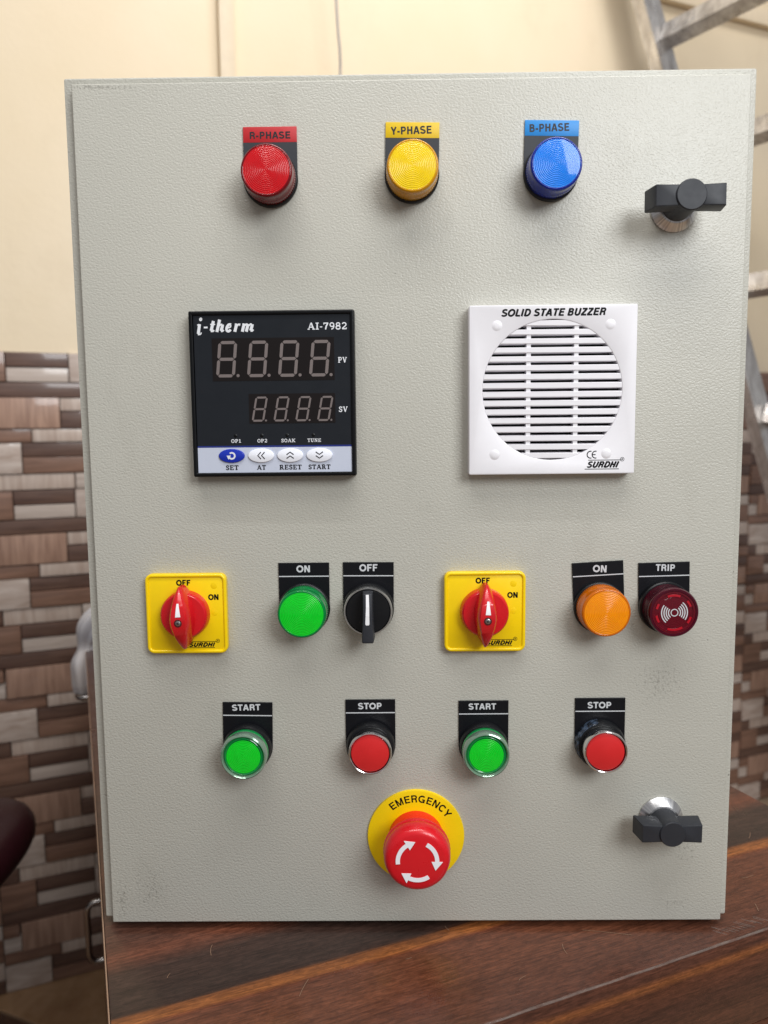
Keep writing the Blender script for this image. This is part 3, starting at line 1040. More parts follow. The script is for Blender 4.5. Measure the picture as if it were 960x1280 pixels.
# scratches on the table top
M_SCR = mat("scratch", srgb(132, 104, 84), 0.6)
bm = bmesh.new()
inv = Matrix.Rotation(-TABLE_ROT, 3, 'Z')
for (x, y, ang, l) in ((-.065, -.052, 75, .014), (-.125, -.02, 100, .010), (-.005, -.028, 20, .004), (.06, -.045, 40, .006), (.262, .11, 60, .010), (.268, .085, 160, .010), (.09, -.02, 95, .009),
                       (.255, .14, 20, .012), (.02, .0, 120, .005), (.225, .02, 80, .008), (.12, -.005, 170, .03), (-.145, -.042, 80, .004), (.20, .03, 65, .006), (.235, .055, 20, .01)):
    p = inv @ Vector((x, y, 0))
    a = R(ang) - TABLE_ROT
    dx, dy = math.cos(a) * l / 2, math.sin(a) * l / 2
    px, py = -math.sin(a) * .00018, math.cos(a) * .00018
    bend = rnd.uniform(-.1, .1) * l
    pts = [(-1, 0), (-.3, .8), (.4, .7), (1, 0)]
    c_ = [(p.x + dx * s_ - py * 0 + (-math.sin(a)) * bend * b_, p.y + dy * s_ + math.cos(a) * bend * b_) for s_, b_ in pts]
    b2 = bmesh.new()
    for q0, q1 in zip(c_, c_[1:]):
        b2.faces.new([b2.verts.new((q0[0] - px, q0[1] - py, .0003)), b2.verts.new((q1[0] - px, q1[1] - py, .0003)), b2.verts.new((q1[0] + px, q1[1] + py, .0003)), b2.verts.new((q0[0] + px, q0[1] + py, .0003))])
    link("scratch", mesh_from(b2), M_SCR, table)
bm.free()

# ---- cloth draped over the table's far left edge
M_CLOTH = mat("white_cloth", srgb(222, 216, 216), 0.9)
t = NT(M_CLOTH)
t.bump(t.noise(t.coord(), 700, 3), 0.3, 0.0005)
t.base(t.ramp(t.noise(t.coord(), 14, 4, 0.6), [(0.3, srgb(172, 176, 188)), (0.7, srgb(212, 205, 200))]))
cl = smooth_path([(-.06, .80, .050), (-.11, .79, .054), (-.140, .78, .050), (-.164, .775, .037), (-.180, .772, .012), (-.184, .77, -.014), (-.1845, .768, -.042), (-.1845, .768, -.064)], 10)
nn_ = len(cl)
rad = []
for i in range(nn_):
    u = i / (nn_ - 1)
    rad.append(0.028 - 0.012 * math.exp(-((u - 0.62) / 0.09) ** 2) - 0.004 * max(0, (u - .9) / .1) - 0.006 * u)
def fold(i, a):
    tri = lambda x: abs((x / math.pi) % 2 - 1)
    return 0.62 + 0.34 * tri(3 * a + 0.5 * math.sin(i * .09)) + 0.22 * tri(7 * a + 1.3 + 0.05 * i) + 0.10 * math.sin(2 * a + i * 0.13)


o = link("cloth", tube_mesh(cl, rad, 56, ovals=fold), M_CLOTH, None, loc=(0, 0, 0), rot=(0, 0, TABLE_ROT), smooth=70)
o["label"] = "crumpled white cloth hanging over the far left edge of the table"
o["category"] = "cloth"

# ---- chair at the far left
M_LEATHER = micro(mat("maroon_leather", srgb(48, 18, 24), 0.35, coat=0.1), 300)
chair = empty("chair", (-0.735, 0.50, FLOOR - 0.0))
chair["label"] = "dark maroon padded chair cut off by the left edge, in front of the mosaic tiles"
chair["category"] = "chair"


def cushion(name, cx, cy, cz, sx_, sy_, sz_, e=2.6, rot=(0, 0, 0)):
    bm = bmesh.new()
    bmesh.ops.create_uvsphere(bm, u_segments=40, v_segments=24, radius=1)
    for v_ in bm.verts:
        d = v_.co
        nrm = (abs(d.x) ** e + abs(d.y) ** e + abs(d.z) ** e) ** (1 / e)
        v_.co = Vector((d.x / nrm * sx_, d.y / nrm * sy_, d.z / nrm * sz_))
    return link(name, mesh_from(bm), M_LEATHER, chair, loc=(cx, cy, cz), rot=rot, smooth=80)


cushion("seat", 0, 0, 0.455, 0.215, 0.22, 0.052, 2.5, (0, R(-12), 0))
cushion("backrest", -0.20, 0.05, 0.86, 0.05, 0.20, 0.24, 2.8, (0, R(-10), 0))
link("pedestal", tube_mesh([(0, 0, 0.09), (0, 0, 0.41)], 0.022, 20), M_CHROME, chair, smooth=60)
for k in range(5):
    a = R(72 * k + 10)
    link("leg", tube_mesh([(0, 0, 0.085), (0.14 * math.cos(a), 0.14 * math.sin(a), .06), (0.25 * math.cos(a), 0.25 * math.sin(a), 0.018)], [.022, .018, .014], 10), M_BLACK, chair, smooth=60)

# ================================================================== THE CONTROL PANEL
panel = empty("control_panel", (0, 0, 0))
panel["label"] = "pale grey metal electrical control panel box with lamps, meter, buzzer and switches on its door"
panel["category"] = "control panel"
# enclosure: lip and box
box("enclosure_body", (-190, 190, 21, 205, 8, 511), M_BODY, panel, bevel=2)
bm = bmesh.new()
outer = round_rect(-199.2, 198.2, 5.0, 518.0, 1.2, 3)
inner = round_rect(-186, 186, 16, 504, 2, 3)
add_poly(bm, outer, -20.9, -6.0, holes=[inner])
bmesh.ops.recalc_face_normals(bm, faces=bm.faces)
es = [e for e in bm.edges if len(e.link_faces) == 2 and e.calc_face_angle(0) > 0.9 and all(v_.co.y < 0.0061 for v_ in e.verts)]
bmesh.ops.bevel(bm, geom=es, offset=0.0008, segments=2, profile=0.5, affect='EDGES')
link("body_lip", mesh_from(bm), M_BODY, panel, smooth=35)
box("door_gasket", (-189, 189, 4.7, 6.6, 9, 508), mat("rubber_gasket", srgb(30, 30, 30), 0.8), panel, smooth=None)
for fx in (-160, 160):
    for fy in (40, 180):
        lathe_o = box("rubber_foot", (fx - 12, fx + 12, fy - 12, fy + 12, 0, 7.8), M_BLACK, panel, bevel=1)
door = box("door", (-192.6, 192.6, 0, 4.6, 5.0, 512.3), M_DOOR, panel, bevel=0.8, seg=4)


def legend(parent, ox, oz, top_, kind, word, tx, tilt=0.0, half=15.3):
    """legend plate round a 22 mm fitting; local origin at the fitting's centre"""
    rz = R(-tilt)
    pl_pts = [(half, 0), (half, top_), (-half, top_), (-half, 0)] + arc(0, 0, half, 180, 360, 24)[1:-1]
    if kind == 'plain':
        pts = pl_pts
        poly("legend_plate", pts, 0.0, 1.0, M_LEGEND, parent, bevel=0.2, rot=(0, rz, 0))
        box("legend_line", (-half + .15, half - .15, -1.08, -0.9, top_ - 8.5, top_ - 7.9), M_WHITEINK, parent, rot=(0, rz, 0), smooth=None)
        bm = bmesh.new()
        fit_text(bm, word, tx[0] - ox, tx[1] - ox, tx[2] - oz, tx[3] - oz, 1.0, tilt=-tilt * 0.8)
        link("lettering", mesh_from(bm), M_WHITEINK, parent)
    else:
        cut = top_ - 8.6
        pts = [(half, 0), (half, cut), (-half, cut), (-half, 0)] + arc(0, 0, half, 180, 360, 24)[1:-1]
        poly("legend_plate", pts, 0.0, 1.0, M_LEGEND_GREY, parent, rot=(0, rz, 0))
        box("legend_band", (-half, half, -1.05, 0, cut, top_), M_BAND[kind], parent, bevel=0.15, rot=(0, rz, 0))
        bm = bmesh.new()
        fit_text(bm, word, tx[0] - ox, tx[1] - ox, tx[2] - oz, tx[3] - oz, 1.05, tilt=1.0 if kind != 'red' else 0)
        link("lettering", mesh_from(bm), M_LEGEND_INK, parent)


M_LEGEND_INK = mat("dark_band_ink", srgb(30, 30, 36), 0.5)


def lens_disc(r, d, dome=0.7):
    """gently domed disc"""
    return [(0, d + dome)] + [(r * q / 8, d + dome * (1 - (q / 8) ** 2)) for q in range(1, 9)]


def lens_rim(r0, r1, d):
    w_ = r1 - r0
    return [(r0 - .02, d - 0.02), (r0 + .15 * w_, d + .12), (r0 + .4 * w_, d + .1), (r0 + .65 * w_, d - .15), (r0 + .85 * w_, d - .6), (r0 + .96 * w_, d - 1.2), (r1, d - 1.9), (r1, d - 3.2)]


def indicator(x, z, colour, label, word, tx, kind, face_r=13.7, depth=18, tilt=0.0, top_=29.2):
    f, s = LENS[colour]
    p = lathe("indicator_light", [(0, 1.0), (15.6, 1.0), (15.6, 2.6), (15.0, 3.4), (14.2, 3.6), (0, 3.6)], M_BLACK, panel, loc=(x * MM, 0, z * MM), label=label)
    lathe("lens_cap", [(14.4, 3.5), (14.6, 4.0), (14.6, 9.5), (14.35, 10), (14.35, depth - 3.0), (13.6, depth - 3.2)], s, p, seg=144, rib=(3.9, 9.6, 0.18), smooth=50)
    lathe("lens_face", lens_disc(face_r - .8, depth), f, p, seg=96, smooth=70)
    lathe("lens_rim", lens_rim(face_r - .8, 14.4, depth), s, p, seg=96, smooth=70)
    legend(p, x, z, top_, kind, word, tx, tilt)
    return p


indicator(-80, 458, 'red', "red indicator lamp under the R-PHASE legend, top left", "R-PHASE", (-91.6, -68.4, 480.6, 484.4), 'red')
indicator(0.7, 459.3, 'yellow', "yellow indicator lamp under the Y-PHASE legend, top middle", "Y-PHASE", (-10.9, 12.0, 482.0, 486.2), 'yellow', tilt=-1.2)
indicator(79.7, 459.3, 'blue', "blue indicator lamp under the B-PHASE legend, top right", "B-PHASE", (67.5, 90.0, 482.4, 486.6), 'blue', tilt=-1.4)
indicator(-66, 208, 'green', "green indicator lamp under the left ON legend", "ON", (-70.2, -62.2, 230.1, 234.2), 'plain', depth=17, top_=27.8)
indicator(112.2, 207.3, 'amber', "amber indicator lamp under the right ON legend", "ON", (108.2, 116.2, 228.6, 232.8), 'plain', depth=17, tilt=3.0, top_=27.6)

# TRIP buzzer lamp
TX, TZ = 151.2, 207.3
f, s = LENS['dark_red']
p = lathe("trip_buzzer_lamp", [(0, 1.0), (15.6, 1.0), (15.6, 4.2), (15.0, 4.8), (0, 4.8)], M_BLACK, panel, loc=(TX * MM, 0, TZ * MM), label="dark red sounder lamp with white sound-wave symbol under the TRIP legend")
lathe("lens_cap", [(14.4, 4.6), (14.4, 14.6), (14.6, 15.2), (14.6, 16.6), (14.0, 17.6), (12.8, 17.6), (12.6, 16.9), (12.0, 16.8)], s, p, seg=96)
lathe("lens_face", [(0, 17.2), (9, 17.2), (9.2, 17.0), (11.0, 17.0), (11.2, 17.3), (12.6, 17.3), (12.6, 16)], f, p, seg=96)
M_FLECK = mat("red_reflector_fleck", srgb(176, 14, 34), 0.2, coat=0.8)
bm = bmesh.new()
for a0, a1 in ((70, 112), (190, 214), (150, 168), (250, 300), (322, 345), (20, 42)):
    add_stroke(bm, arc(0, 0, 10.2, a0, a1, 8), 1.3, 16.9, 17.32)
link("reflector", mesh_from(bm), M_FLECK, p)
bm = bmesh.new()
add_stroke(bm, arc(0.3, 0, 2.0, 0, 360, 28)[:-1], 0.5, 17.2, 17.36, closed=True)
for r_ in (3.5, 4.8, 6.1, 7.5):
    add_stroke(bm, arc(0.3, 0, r_, 144, 230, 14), 0.62, 17.2, 17.36)
    add_stroke(bm, arc(0.3, 0, r_, 52, -34, 14), 0.62, 17.2, 17.36)
link("sound_wave_symbol", mesh_from(bm), M_WHITEINK, p)
legend(p, TX, TZ, 26.9, 'plain', "TRIP", (145.8, 157.0, 229.0, 233.0), 1.2)

# selector switch under OFF
SX, SZ = -27.2, 208
p = lathe("selector_switch", [(0, 1.0), (15.4, 1.0), (15.4, 5.0), (14.8, 6.0), (0, 6.0)], M_BLACK, panel, loc=(SX * MM, 0, SZ * MM), label="black selector switch with white pointer line under the OFF legend")
lathe("selector_ring", [(14.4, 5.8), (14.5, 10.5), (14.2, 11.4), (13.5, 11.4), (13.3, 10.4), (13.3, 9)], M_SILVER, p, seg=80)
lathe("selector_face", [(0, 11.2), (12.6, 11.2), (13.2, 10.6), (13.2, 8)], M_BLACK, p, seg=80)
bm = bmesh.new()
lv = [(-3.1, 12.6), (3.1, 12.6), (3.2, 0), (3.7, -12.5), (4.0, -15.8), (3.4, -16.5), (-3.4, -16.5), (-4.0, -15.8), (-3.7, -12.5), (-3.2, 0)]
add_poly(bm, lv[::-1], 10.5, 22.0)
bmesh.ops.recalc_face_normals(bm, faces=bm.faces)
for v_ in bm.verts:
    if v_.co.y < -0.015 and v_.co.z > 0.005:
        v_.co.y += 0.002
    if v_.co.y < -0.015:
        v_.co.x *= 0.86
es = [e for e in bm.edges if len(e.link_faces) == 2 and e.calc_face_angle(0) > 0.3 and any(v_.co.y < -.015 for v_ in e.verts)]
bmesh.ops.bevel(bm, geom=es, offset=0.0007, segments=3, profile=0.5, affect='EDGES')
link("selector_lever", mesh_from(bm), M_KNOB, p, smooth=40)
bm = bmesh.new()
add_stroke(bm, [(0, 12.0), (0.1, 5), (0, 0), (-.1, -4.9), (-.1, -5.6)], [1.7, 1.9, 2.1, 2.4, 1.6], 18, 22.12)
for v_ in bm.verts:
    if v_.co.z > 0.004:
        v_.co.y += 0.002 * min(1, (v_.co.z - 0.004) / 0.004)
link("pointer_line", mesh_from(bm), mat("white_paint_line", srgb(238, 238, 240), 0.4), p)
legend(p, SX, SZ, 27.8, 'plain', "OFF", (-32.2, -21.7, 230.4, 234.6), -0.4)


# start / stop pushbuttons
def start_button(x, z, label, tx, tilt=0.0):
    p = lathe("start_button", [(0, 1.0), (14.9, 1.0), (14.9, 4.6), (14.0, 6.0), (12.8, 6.3), (0, 6.3)], M_BLACK, panel, loc=(x * MM, 0, z * MM), label=label)
    lathe("clear_collar", [(12.6, 6.2), (13.6, 7.0), (13.9, 12.5), (14.0, 15.6), (13.6, 16.8), (12.9, 17.2), (12.3, 16.6), (12.0, 15.4)], M_GLASSY, p, seg=80)
    lathe("collar_band", [(13.72, 7.6), (13.98, 8.0), (14.02, 10.6), (13.8, 11.0)], M_GREENRING, p, seg=80)
    lathe("inner_ring", [(12.1, 15.2), (11.0, 16.0), (10.2, 15.6), (10.2, 14.8)], M_GREENRING, p, seg=80)
    lathe("lens_face", lens_disc(10.3, 16.0, 0.5), LENS['green'][0], p, seg=96, smooth=70)
    legend(p, x, z, 28.2, 'plain', "START", tx, tilt)


def stop_button(x, z, label, tx, tilt=0.0):
    p = lathe("stop_button", [(0, 1.0), (14.9, 1.0), (14.9, 4.6), (14.0, 6.0), (12.8, 6.3), (0, 6.3)], M_BLACK, panel, loc=(x * MM, 0, z * MM), label=label)
    lathe("chrome_ring", [(12.4, 6.2), (13.0, 7.0), (13.0, 14.6), (12.8, 15.3), (12.3, 15.5), (11.9, 15.2), (11.85, 13.5)], M_CHROME, p, seg=96)
    lathe("button_cap", [(0, 14.7), (10.6, 14.7), (11.3, 14.4), (11.6, 13.6), (11.6, 10)], M_STOPRED, p, seg=80)
    lathe("button_well", [(11.85, 13.4), (11.62, 13.3), (11.61, 11)], M_BLACK, p, seg=80)
    legend(p, x, z, 28.4, 'plain', "STOP", tx, tilt)


start_button(-102.9, 121.0, "left green START pushbutton, below the left yellow rotary switch", (-111.9, -94.7, 144.2, 148.0), -1.0)
stop_button(-26.9, 122.0, "left red STOP pushbutton, below the black selector switch", (-34.3, -20.0, 144.5, 148.4), 0.0)
start_button(42.6, 121.0, "right green START pushbutton, below the right yellow rotary switch", (33.5, 50.1, 143.8, 147.6), 0.0)
stop_button(114.0, 122.0, "right red STOP pushbutton, below the amber lamp", (106.3, 120.6, 144.1, 148.0), 0.0)

M_SCRAP = bpy.data.materials.new("bluish_clear_scrap")
M_SCRAP.use_nodes = True
t = NT(M_SCRAP)
t.p.inputs["Base Color"].default_value = srgb(70, 84, 104)
t.p.inputs["Roughness"].default_value = 0.15
tp = t.n("ShaderNodeBsdfTransparent")
mx = t.n("ShaderNodeMixShader")
t.l(t.math('MULTIPLY', t.math('SUBTRACT', t.noise(t.coord(), 320, 3, 0.7), 0.40), 4.0, clamp=True), mx.inputs[0])
t.l(tp.outputs[0], mx.inputs[1])
t.l(t.p.outputs[0], mx.inputs[2])
t.l(mx.outputs[0], t.t.nodes["Material Output"].inputs["Surface"])
t.bump(t.noise(t.coord(), 500, 2), 0.8, 0.0006)
# torn scraps of film round the right stop button's base
bm = bmesh.new()
prevv = None
for k in range(34):
    a = R(98 + k * 3.6)
    wv = 0.5 + 0.5 * math.sin(k * 0.55) * math.sin(k * 0.21 + 1)
    cur = [bm.verts.new(((114.0 + r_ * math.cos(a)) * MM, -d_ * MM, (122.0 + r_ * math.sin(a)) * MM)) for r_, d_ in ((15.3 + 0.4 * wv, 1.2), (15.3, 3.0 + wv), (14.9, 5.2 + wv * .6), (14.2, 6.3 + wv * .3))]
    if prevv:
        for q in range(3):
            bm.faces.new((prevv[q], cur[q], cur[q + 1], prevv[q + 1]))
    prevv = cur
link("film_scrap", mesh_from(bm), M_SCRAP, panel, smooth=60)


# rotary cam switches
def rotary(x, z, label, tilt, words):
    p = frame_loop("rotary_switch", -24.4, 24.4, -24.4, 24.4, 4.2, [(0.2, 0), (0, .4), (0, 4.2), (.25, 4.8), (.8, 5.1), (1.5, 5.1), (1.95, 4.8), (2.2, 4.2), (2.2, 0)], M_YELLOW, panel, label=label, loc=(x * MM, 0, z * MM))
    box("switch_plate", (-23.2, 23.2, -4.3, -0.2, -23.2, 23.2), M_YELLOW, p, bevel=0.6)
    for (qx, qz) in ((17, 17), (17, 0.5)):
        lathe("screw_cover", [(0, 4.40), (1.6, 4.38), (2.0, 4.30)], M_YELLOW, p, seg=24, loc=(qx * MM, 0, qz * MM))
    lathe("knob_disc", [(0, 11.0), (12.9, 11.0), (13.8, 10.2), (14.3, 8.0), (14.6, 4.3)], M_REDSW, p, seg=80, loc=(-0.4 * MM, 0, 0))
    # leaf-shaped grip
    n_ = 28
    lo, hi = [], []
    bm = bmesh.new()
    secs = []
    for i in range(n_ + 1):
        s_ = -1 + 2 * i / n_
        zz = 18.6 * s_ - 0.5
        wbase = 6.6 * (1 - abs(s_) ** 2.3) + 0.9
        wtop = max(0.35, 4.3 * (1 - abs(s_) ** 1.5) + 0.4)
        hgt = 14.2 + 8.1 * (1 - abs(s_) ** 2.2)
        secs.append([(-wbase, 5.2), (-wbase * .97, min(8.8, hgt - .4)), (-wtop - .5, hgt - 1.2), (-wtop + .4, hgt), (wtop - .4, hgt), (wtop + .5, hgt - 1.2), (wbase * .97, min(8.8, hgt - .4)), (wbase, 5.2)])
        secs[-1] = [(a_, zz, d_) for a_, d_ in secs[-1]]
    vr = [[bm.verts.new((a_ * MM, -d_ * MM, zz * MM)) for a_, zz, d_ in s_] for s_ in secs]
    for A_, B_ in zip(vr, vr[1:]):
        for j in range(7):
            bm.faces.new((A_[j], A_[j + 1], B_[j + 1], B_[j]))
    bm.faces.new(vr[0])
    bm.faces.new(vr[-1][::-1])
    g = link("knob_grip", mesh_from(bm), M_REDSW, p, smooth=48, rot=(0, R(tilt), 0), loc=(-0.4 * MM, 0, 0))
    ca, sa = math.cos(R(tilt)), math.sin(R(tilt))
    lathe("knob_screw", [(0, 22.42), (1.3, 22.42), (1.9, 22.38), (2.3, 22.32)], M_DARKHOLE, p, seg=32, loc=(-0.4 * MM, 0, -1.5 * MM))
    bm = bmesh.new()
    lathe_bm(bm, [(0, 22.66), (1.1, 22.62), (1.5, 22.42)], 24)
    lk = link("screw_head", mesh_from(bm), M_STEEL, p, smooth=40, loc=(-0.4 * MM, 0, -1.5 * MM))
    bm = bmesh.new()
    add_stroke(bm, [(-.9, 0), (.9, 0)], .32, 22.5, 22.70)
    add_stroke(bm, [(0, -.9), (0, .9)], .32, 22.5, 22.705)
    link("screw_slot", mesh_from(bm), M_BLACKINK, p, rot=(0, R(30), 0), loc=(-0.4 * MM, 0, -1.5 * MM))
    bm = bmesh.new()
    rowv = []
    for q in range(9):
        zz = 2.2 + 7.6 * q / 8
        hw_ = 1.55 - 1.0 * q / 8
        dd = 14.2 + 8.1 * (1 - (zz / 18.6) ** 2.2) + 0.12
        rowv.append([bm.verts.new((a_ * MM, -d_ * MM, zz * MM)) for a_, d_ in ((-hw_ + .2, dd - 1.5), (-hw_ + .2, dd), (hw_ + .2, dd), (hw_ + .2, dd - 1.5))])
    for A_, B_ in zip(rowv, rowv[1:]):
        for q in range(3):
            bm.faces.new((A_[q], A_[q + 1], B_[q + 1], B_[q]))
    link("pointer_mark", mesh_from(bm), mat("white_mark", srgb(240, 240, 242), 0.4), p, rot=(0, R(tilt), 0), loc=(-0.4 * MM, 0, 0))
    bm = bmesh.new()
    fit_text(bm, "OFF", -5.4, 2.8, 17.3, 20.7, 4.3, bold=1.2)
    fit_text(bm, "ON", 13.6, 19.6, 8.4, 11.8, 4.3, bold=1.2)
    link("lettering", mesh_from(bm), M_BLACKINK, p)
    bm = bmesh.new()
    brand(bm, 0.4, 17.4, -21.0, -17.2, 4.3)
    link("maker_logo", mesh_from(bm), M_BLACKINK, p)
    return p


def brand(bm, x0, x1, z0, z1, d):
    """slanted name between two rules with the registered sign"""
    h = z1 - z0
    fit_text(bm, "SURDHI", x0 + 0.2, x1 - 0.6, z0 + 0.16 * h, z1 - 0.16 * h, d, shear=0.45, bold=1.3)
    add_stroke(bm, [(x0 + 1.2, z1), (x1 + 0.3, z1)], 0.055 * h + .12, d, d + 0.07)
    add_stroke(bm, [(x0 - 0.8, z0), (x1 - 1.0, z0)], 0.055 * h + .12, d, d + 0.07)
    add_stroke(bm, arc(x1 + 0.9, z1 + 0.4, 1.1, 0, 360, 20)[:-1], 0.24, d, d + 0.08, closed=True)
    fit_text(bm, "R", x1 + 0.5, x1 + 1.35, z1 - 0.15, z1 + 0.95, d)


rotary(-136.9, 205.9, "yellow rotary switch with red grip on the left, two from the black selector", -3.0, None)
rotary(42.8, 205.7, "yellow rotary switch with red grip right of centre, beside the amber lamp", 1.0, None)

# emergency stop
EX, EZ = 0.6, 62.4
p = lathe("emergency_stop", [(0, 0.0), (30.2, 0.0), (30.3, 0.8), (30.0, 1.6), (29.0, 1.9), (0, 1.9)], M_YELLOW, panel, seg=96, loc=(EX * MM, 0, EZ * MM), label="large red mushroom EMERGENCY stop button on a round yellow plate")
lathe("collar", [(17.0, 1.8), (17.0, 9.0), (16.2, 11), (14, 16)], M_COLLAR, p, seg=96)
lathe("mushroom_head", [(13.4, 15.5), (15.5, 16.0), (18.9, 17.4), (19.8, 19.0), (20.0, 21.0), (19.8, 24.5), (19.0, 27.2), (17.6, 28.8), (15.8, 29.4), (8, 29.65), (0, 29.75)], M_REDEM, p, seg=96, smooth=60)
lathe("mushroom_skirt", [(17.6, 15.2), (20.2, 16.6), (20.3, 18.0), (19.8, 19.2)], M_REDEM, p, seg=96, rib=(15, 19, .08))
bm = bmesh.new()
for tail, tip in ((188, 98), (62, -26), (-56, -140)):
    dirn = -1 if tip < tail else 1
    neck = tip + 24
    pts = arc(0, 0, 11.6, tail, neck, 12)
    add_stroke(bm, pts, 2.5, 29.3, 29.84)
    a = R(neck)
    a2 = R(tip - 2)
    add_poly(bm, [(8.3 * math.cos(a), 8.3 * math.sin(a)), (14.9 * math.cos(a), 14.9 * math.sin(a)), (12.0 * math.cos(a2), 12.0 * math.sin(a2))], 29.3, 29.86)
link("turn_arrows", mesh_from(bm), mat("white_arrow_paint", srgb(238, 238, 242), 0.45), p)
# lettering along the rim
bm = bmesh.new()
word = "EMERGENCY"
st, wdt = sans_strokes(word, 0.95)
sc_a = 98.0 / wdt


def on_arc(px, pz):
    a = R(130.5 - px * sc_a)
    r_ = 22.4 + 4.7 * pz
    return (r_ * math.cos(a), r_ * math.sin(a))


dense = []
for pts, wd, closed in st:
    if not closed and len(pts) == 2:
        (xa, za), (xb, zb) = pts
        pts = [(xa + (xb - xa) * q / 4, za + (zb - za) * q / 4) for q in range(5)]
    dense.append((pts, wd, closed))
place_strokes(bm, dense, on_arc, 4.9, 1.9)
link("lettering", mesh_from(bm), M_BLACKINK, p)


M_ROSETTE = mat("brushed_chrome_painted_sheen", (0.78, 0.77, 0.77, 1), 0.32, metal=1)
t = NT(M_ROSETTE)
gr = t.n("ShaderNodeTexGradient", gradient_type='RADIAL')
t.l(t.coord(rot=(R(90), 0, 0)), gr.inputs["Vector"])
t.base(t.ramp(t.noise(gr.outputs["Fac"], 26, 3, 0.6), [(0.35, (0.42, 0.42, 0.44, 1)), (0.65, (0.92, 0.91, 0.90, 1))]))  # radial light and dark sheen of the brushing painted into the colour
# quarter-turn wing latches
def latch(x, z, label, sc, depth, rz_):
    p = lathe("wing_latch", [(0, 0.2), (13.4, 0.2), (13.4, 1.0), (12.8, 1.6), (9.8, 5.0), (9.4, 5.2), (0, 5.2)], M_ROSETTE, panel, seg=72, loc=(x * MM, 0, z * MM), label=label)
    lathe("latch_hub", [(8.6, 5.0), (7.8 * sc, 8.0), (7.6 * sc, depth - 4), (7.8 * sc, depth - 2), (7.8 * sc, depth - 0.6), (7.3 * sc, depth), (0, depth)], M_KNOB, p, seg=64, smooth=40)
    bm = bmesh.new()
    b_ = depth - 13.5
    for sg in (-1, 1):
        prof_ = [(4 * sg, -5.1 * sc), (17.8 * sc * sg, -5.6 * sc), (17.8 * sc * sg, -5.1 * sc), (17.8 * sc * sg, 5.0 * sc), (17.8 * sc * sg, 5.5 * sc), (4 * sg, 5.0 * sc)]
        if sg > 0:
            prof_ = prof_[::-1]
        add_poly(bm, prof_[::-1], b_, depth - 0.9)
    bmesh.ops.recalc_face_normals(bm, faces=bm.faces)
    for v_ in bm.verts:
        if v_.co.y > -(b_ + .5) * MM and abs(v_.co.x) > 0.01:
            v_.co.x *= 1.12
    es = [e for e in bm.edges if len(e.link_faces) == 2 and e.calc_face_angle(0) > 0.6]
    bmesh.ops.bevel(bm, geom=es, offset=0.0006, segments=2, profile=0.5, affect='EDGES')
    link("latch_wings", mesh_from(bm), M_KNOB, p, smooth=40, rot=(0, R(rz_), 0))


latch(150.8, 439.5, "upper black wing latch on a chrome rosette, near the door's top right corner", 1.07, 27, -0.5)
latch(153.0, 73.5, "lower black wing latch on a chrome rosette, near the door's bottom right corner", 1.0, 21.5, 0.5)

# ---- temperature controller
meter = box("temperature_controller", (-128.6, -33.0, -5.5, 0, 288.4, 384.0), M_BEZEL, panel, bevel=0.8, label="black square digital temperature controller left of centre")
frame_loop("bezel", -128.4, -33.2, 288.6, 383.8, 1.0, [(0.2, 5.3), (0, 6), (0, 8.3), (.25, 8.8), (.7, 9.0), (1.9, 9.0), (2.2, 8.8), (2.35, 8.4), (2.35, 5.3)], M_BEZEL, meter)
box("face_plate", (-125.7, -34.9, -8.0, -5.4, 306.6, 381.7), M_METER, meter, smooth=None)
box("keypad_strip", (-125.7, -34.9, -8.0, -5.4, 290.3, 305.6), M_STRIP, meter, smooth=None)
box("blue_stripe", (-125.7, -34.9, -8.02, -5.4, 305.6, 306.6), M_BLUELINE, meter, smooth=None)
box("display_window", (-115.5, -44.9, -8.12, -7.9, 344.0, 368.4), M_WINDOW, meter, smooth=None)
box("display_window", (-95.0, -44.8, -8.12, -7.9, 319.4, 336.5), M_WINDOW, meter, smooth=None)


def digit(x0, z0, w_, h_, sl, th, parent):
    """seven segments and a point, unlit"""
    bm = bmesh.new()
    g = th * 0.16

    def S(ax_, az, bx, bz):
        A_, B_ = Vector((ax_, az)), Vector((bx, bz))
        dd = (B_ - A_).normalized()
        nn = Vector((-dd.y, dd.x)) * th / 2
        A_ = A_ + dd * g
        B_ = B_ - dd * g
        pts = [A_, A_ + dd * th / 2 + nn, B_ - dd * th / 2 + nn, B_, B_ - dd * th / 2 - nn, A_ + dd * th / 2 - nn]
        add_poly(bm, [(x0 + p_.x + sl * p_.y, z0 + p_.y) for p_ in pts], 8.1, 8.2)
    a_, b_ = th / 2, w_ - th / 2
    l_, mz, hz = th / 2, h_ / 2, h_ - th / 2
    S(a_, l_, b_, l_); S(a_, mz, b_, mz); S(a_, hz, b_, hz)
    S(a_, l_, a_, mz); S(a_, mz, a_, hz); S(b_, l_, b_, mz); S(b_, mz, b_, hz)
    add_poly(bm, arc(x0 + w_ + th * 1.1, z0 + th * .55, th * .52, 0, 360, 14)[:-1], 8.1, 8.2)
    link("digit", mesh_from(bm), M_SEG, parent)


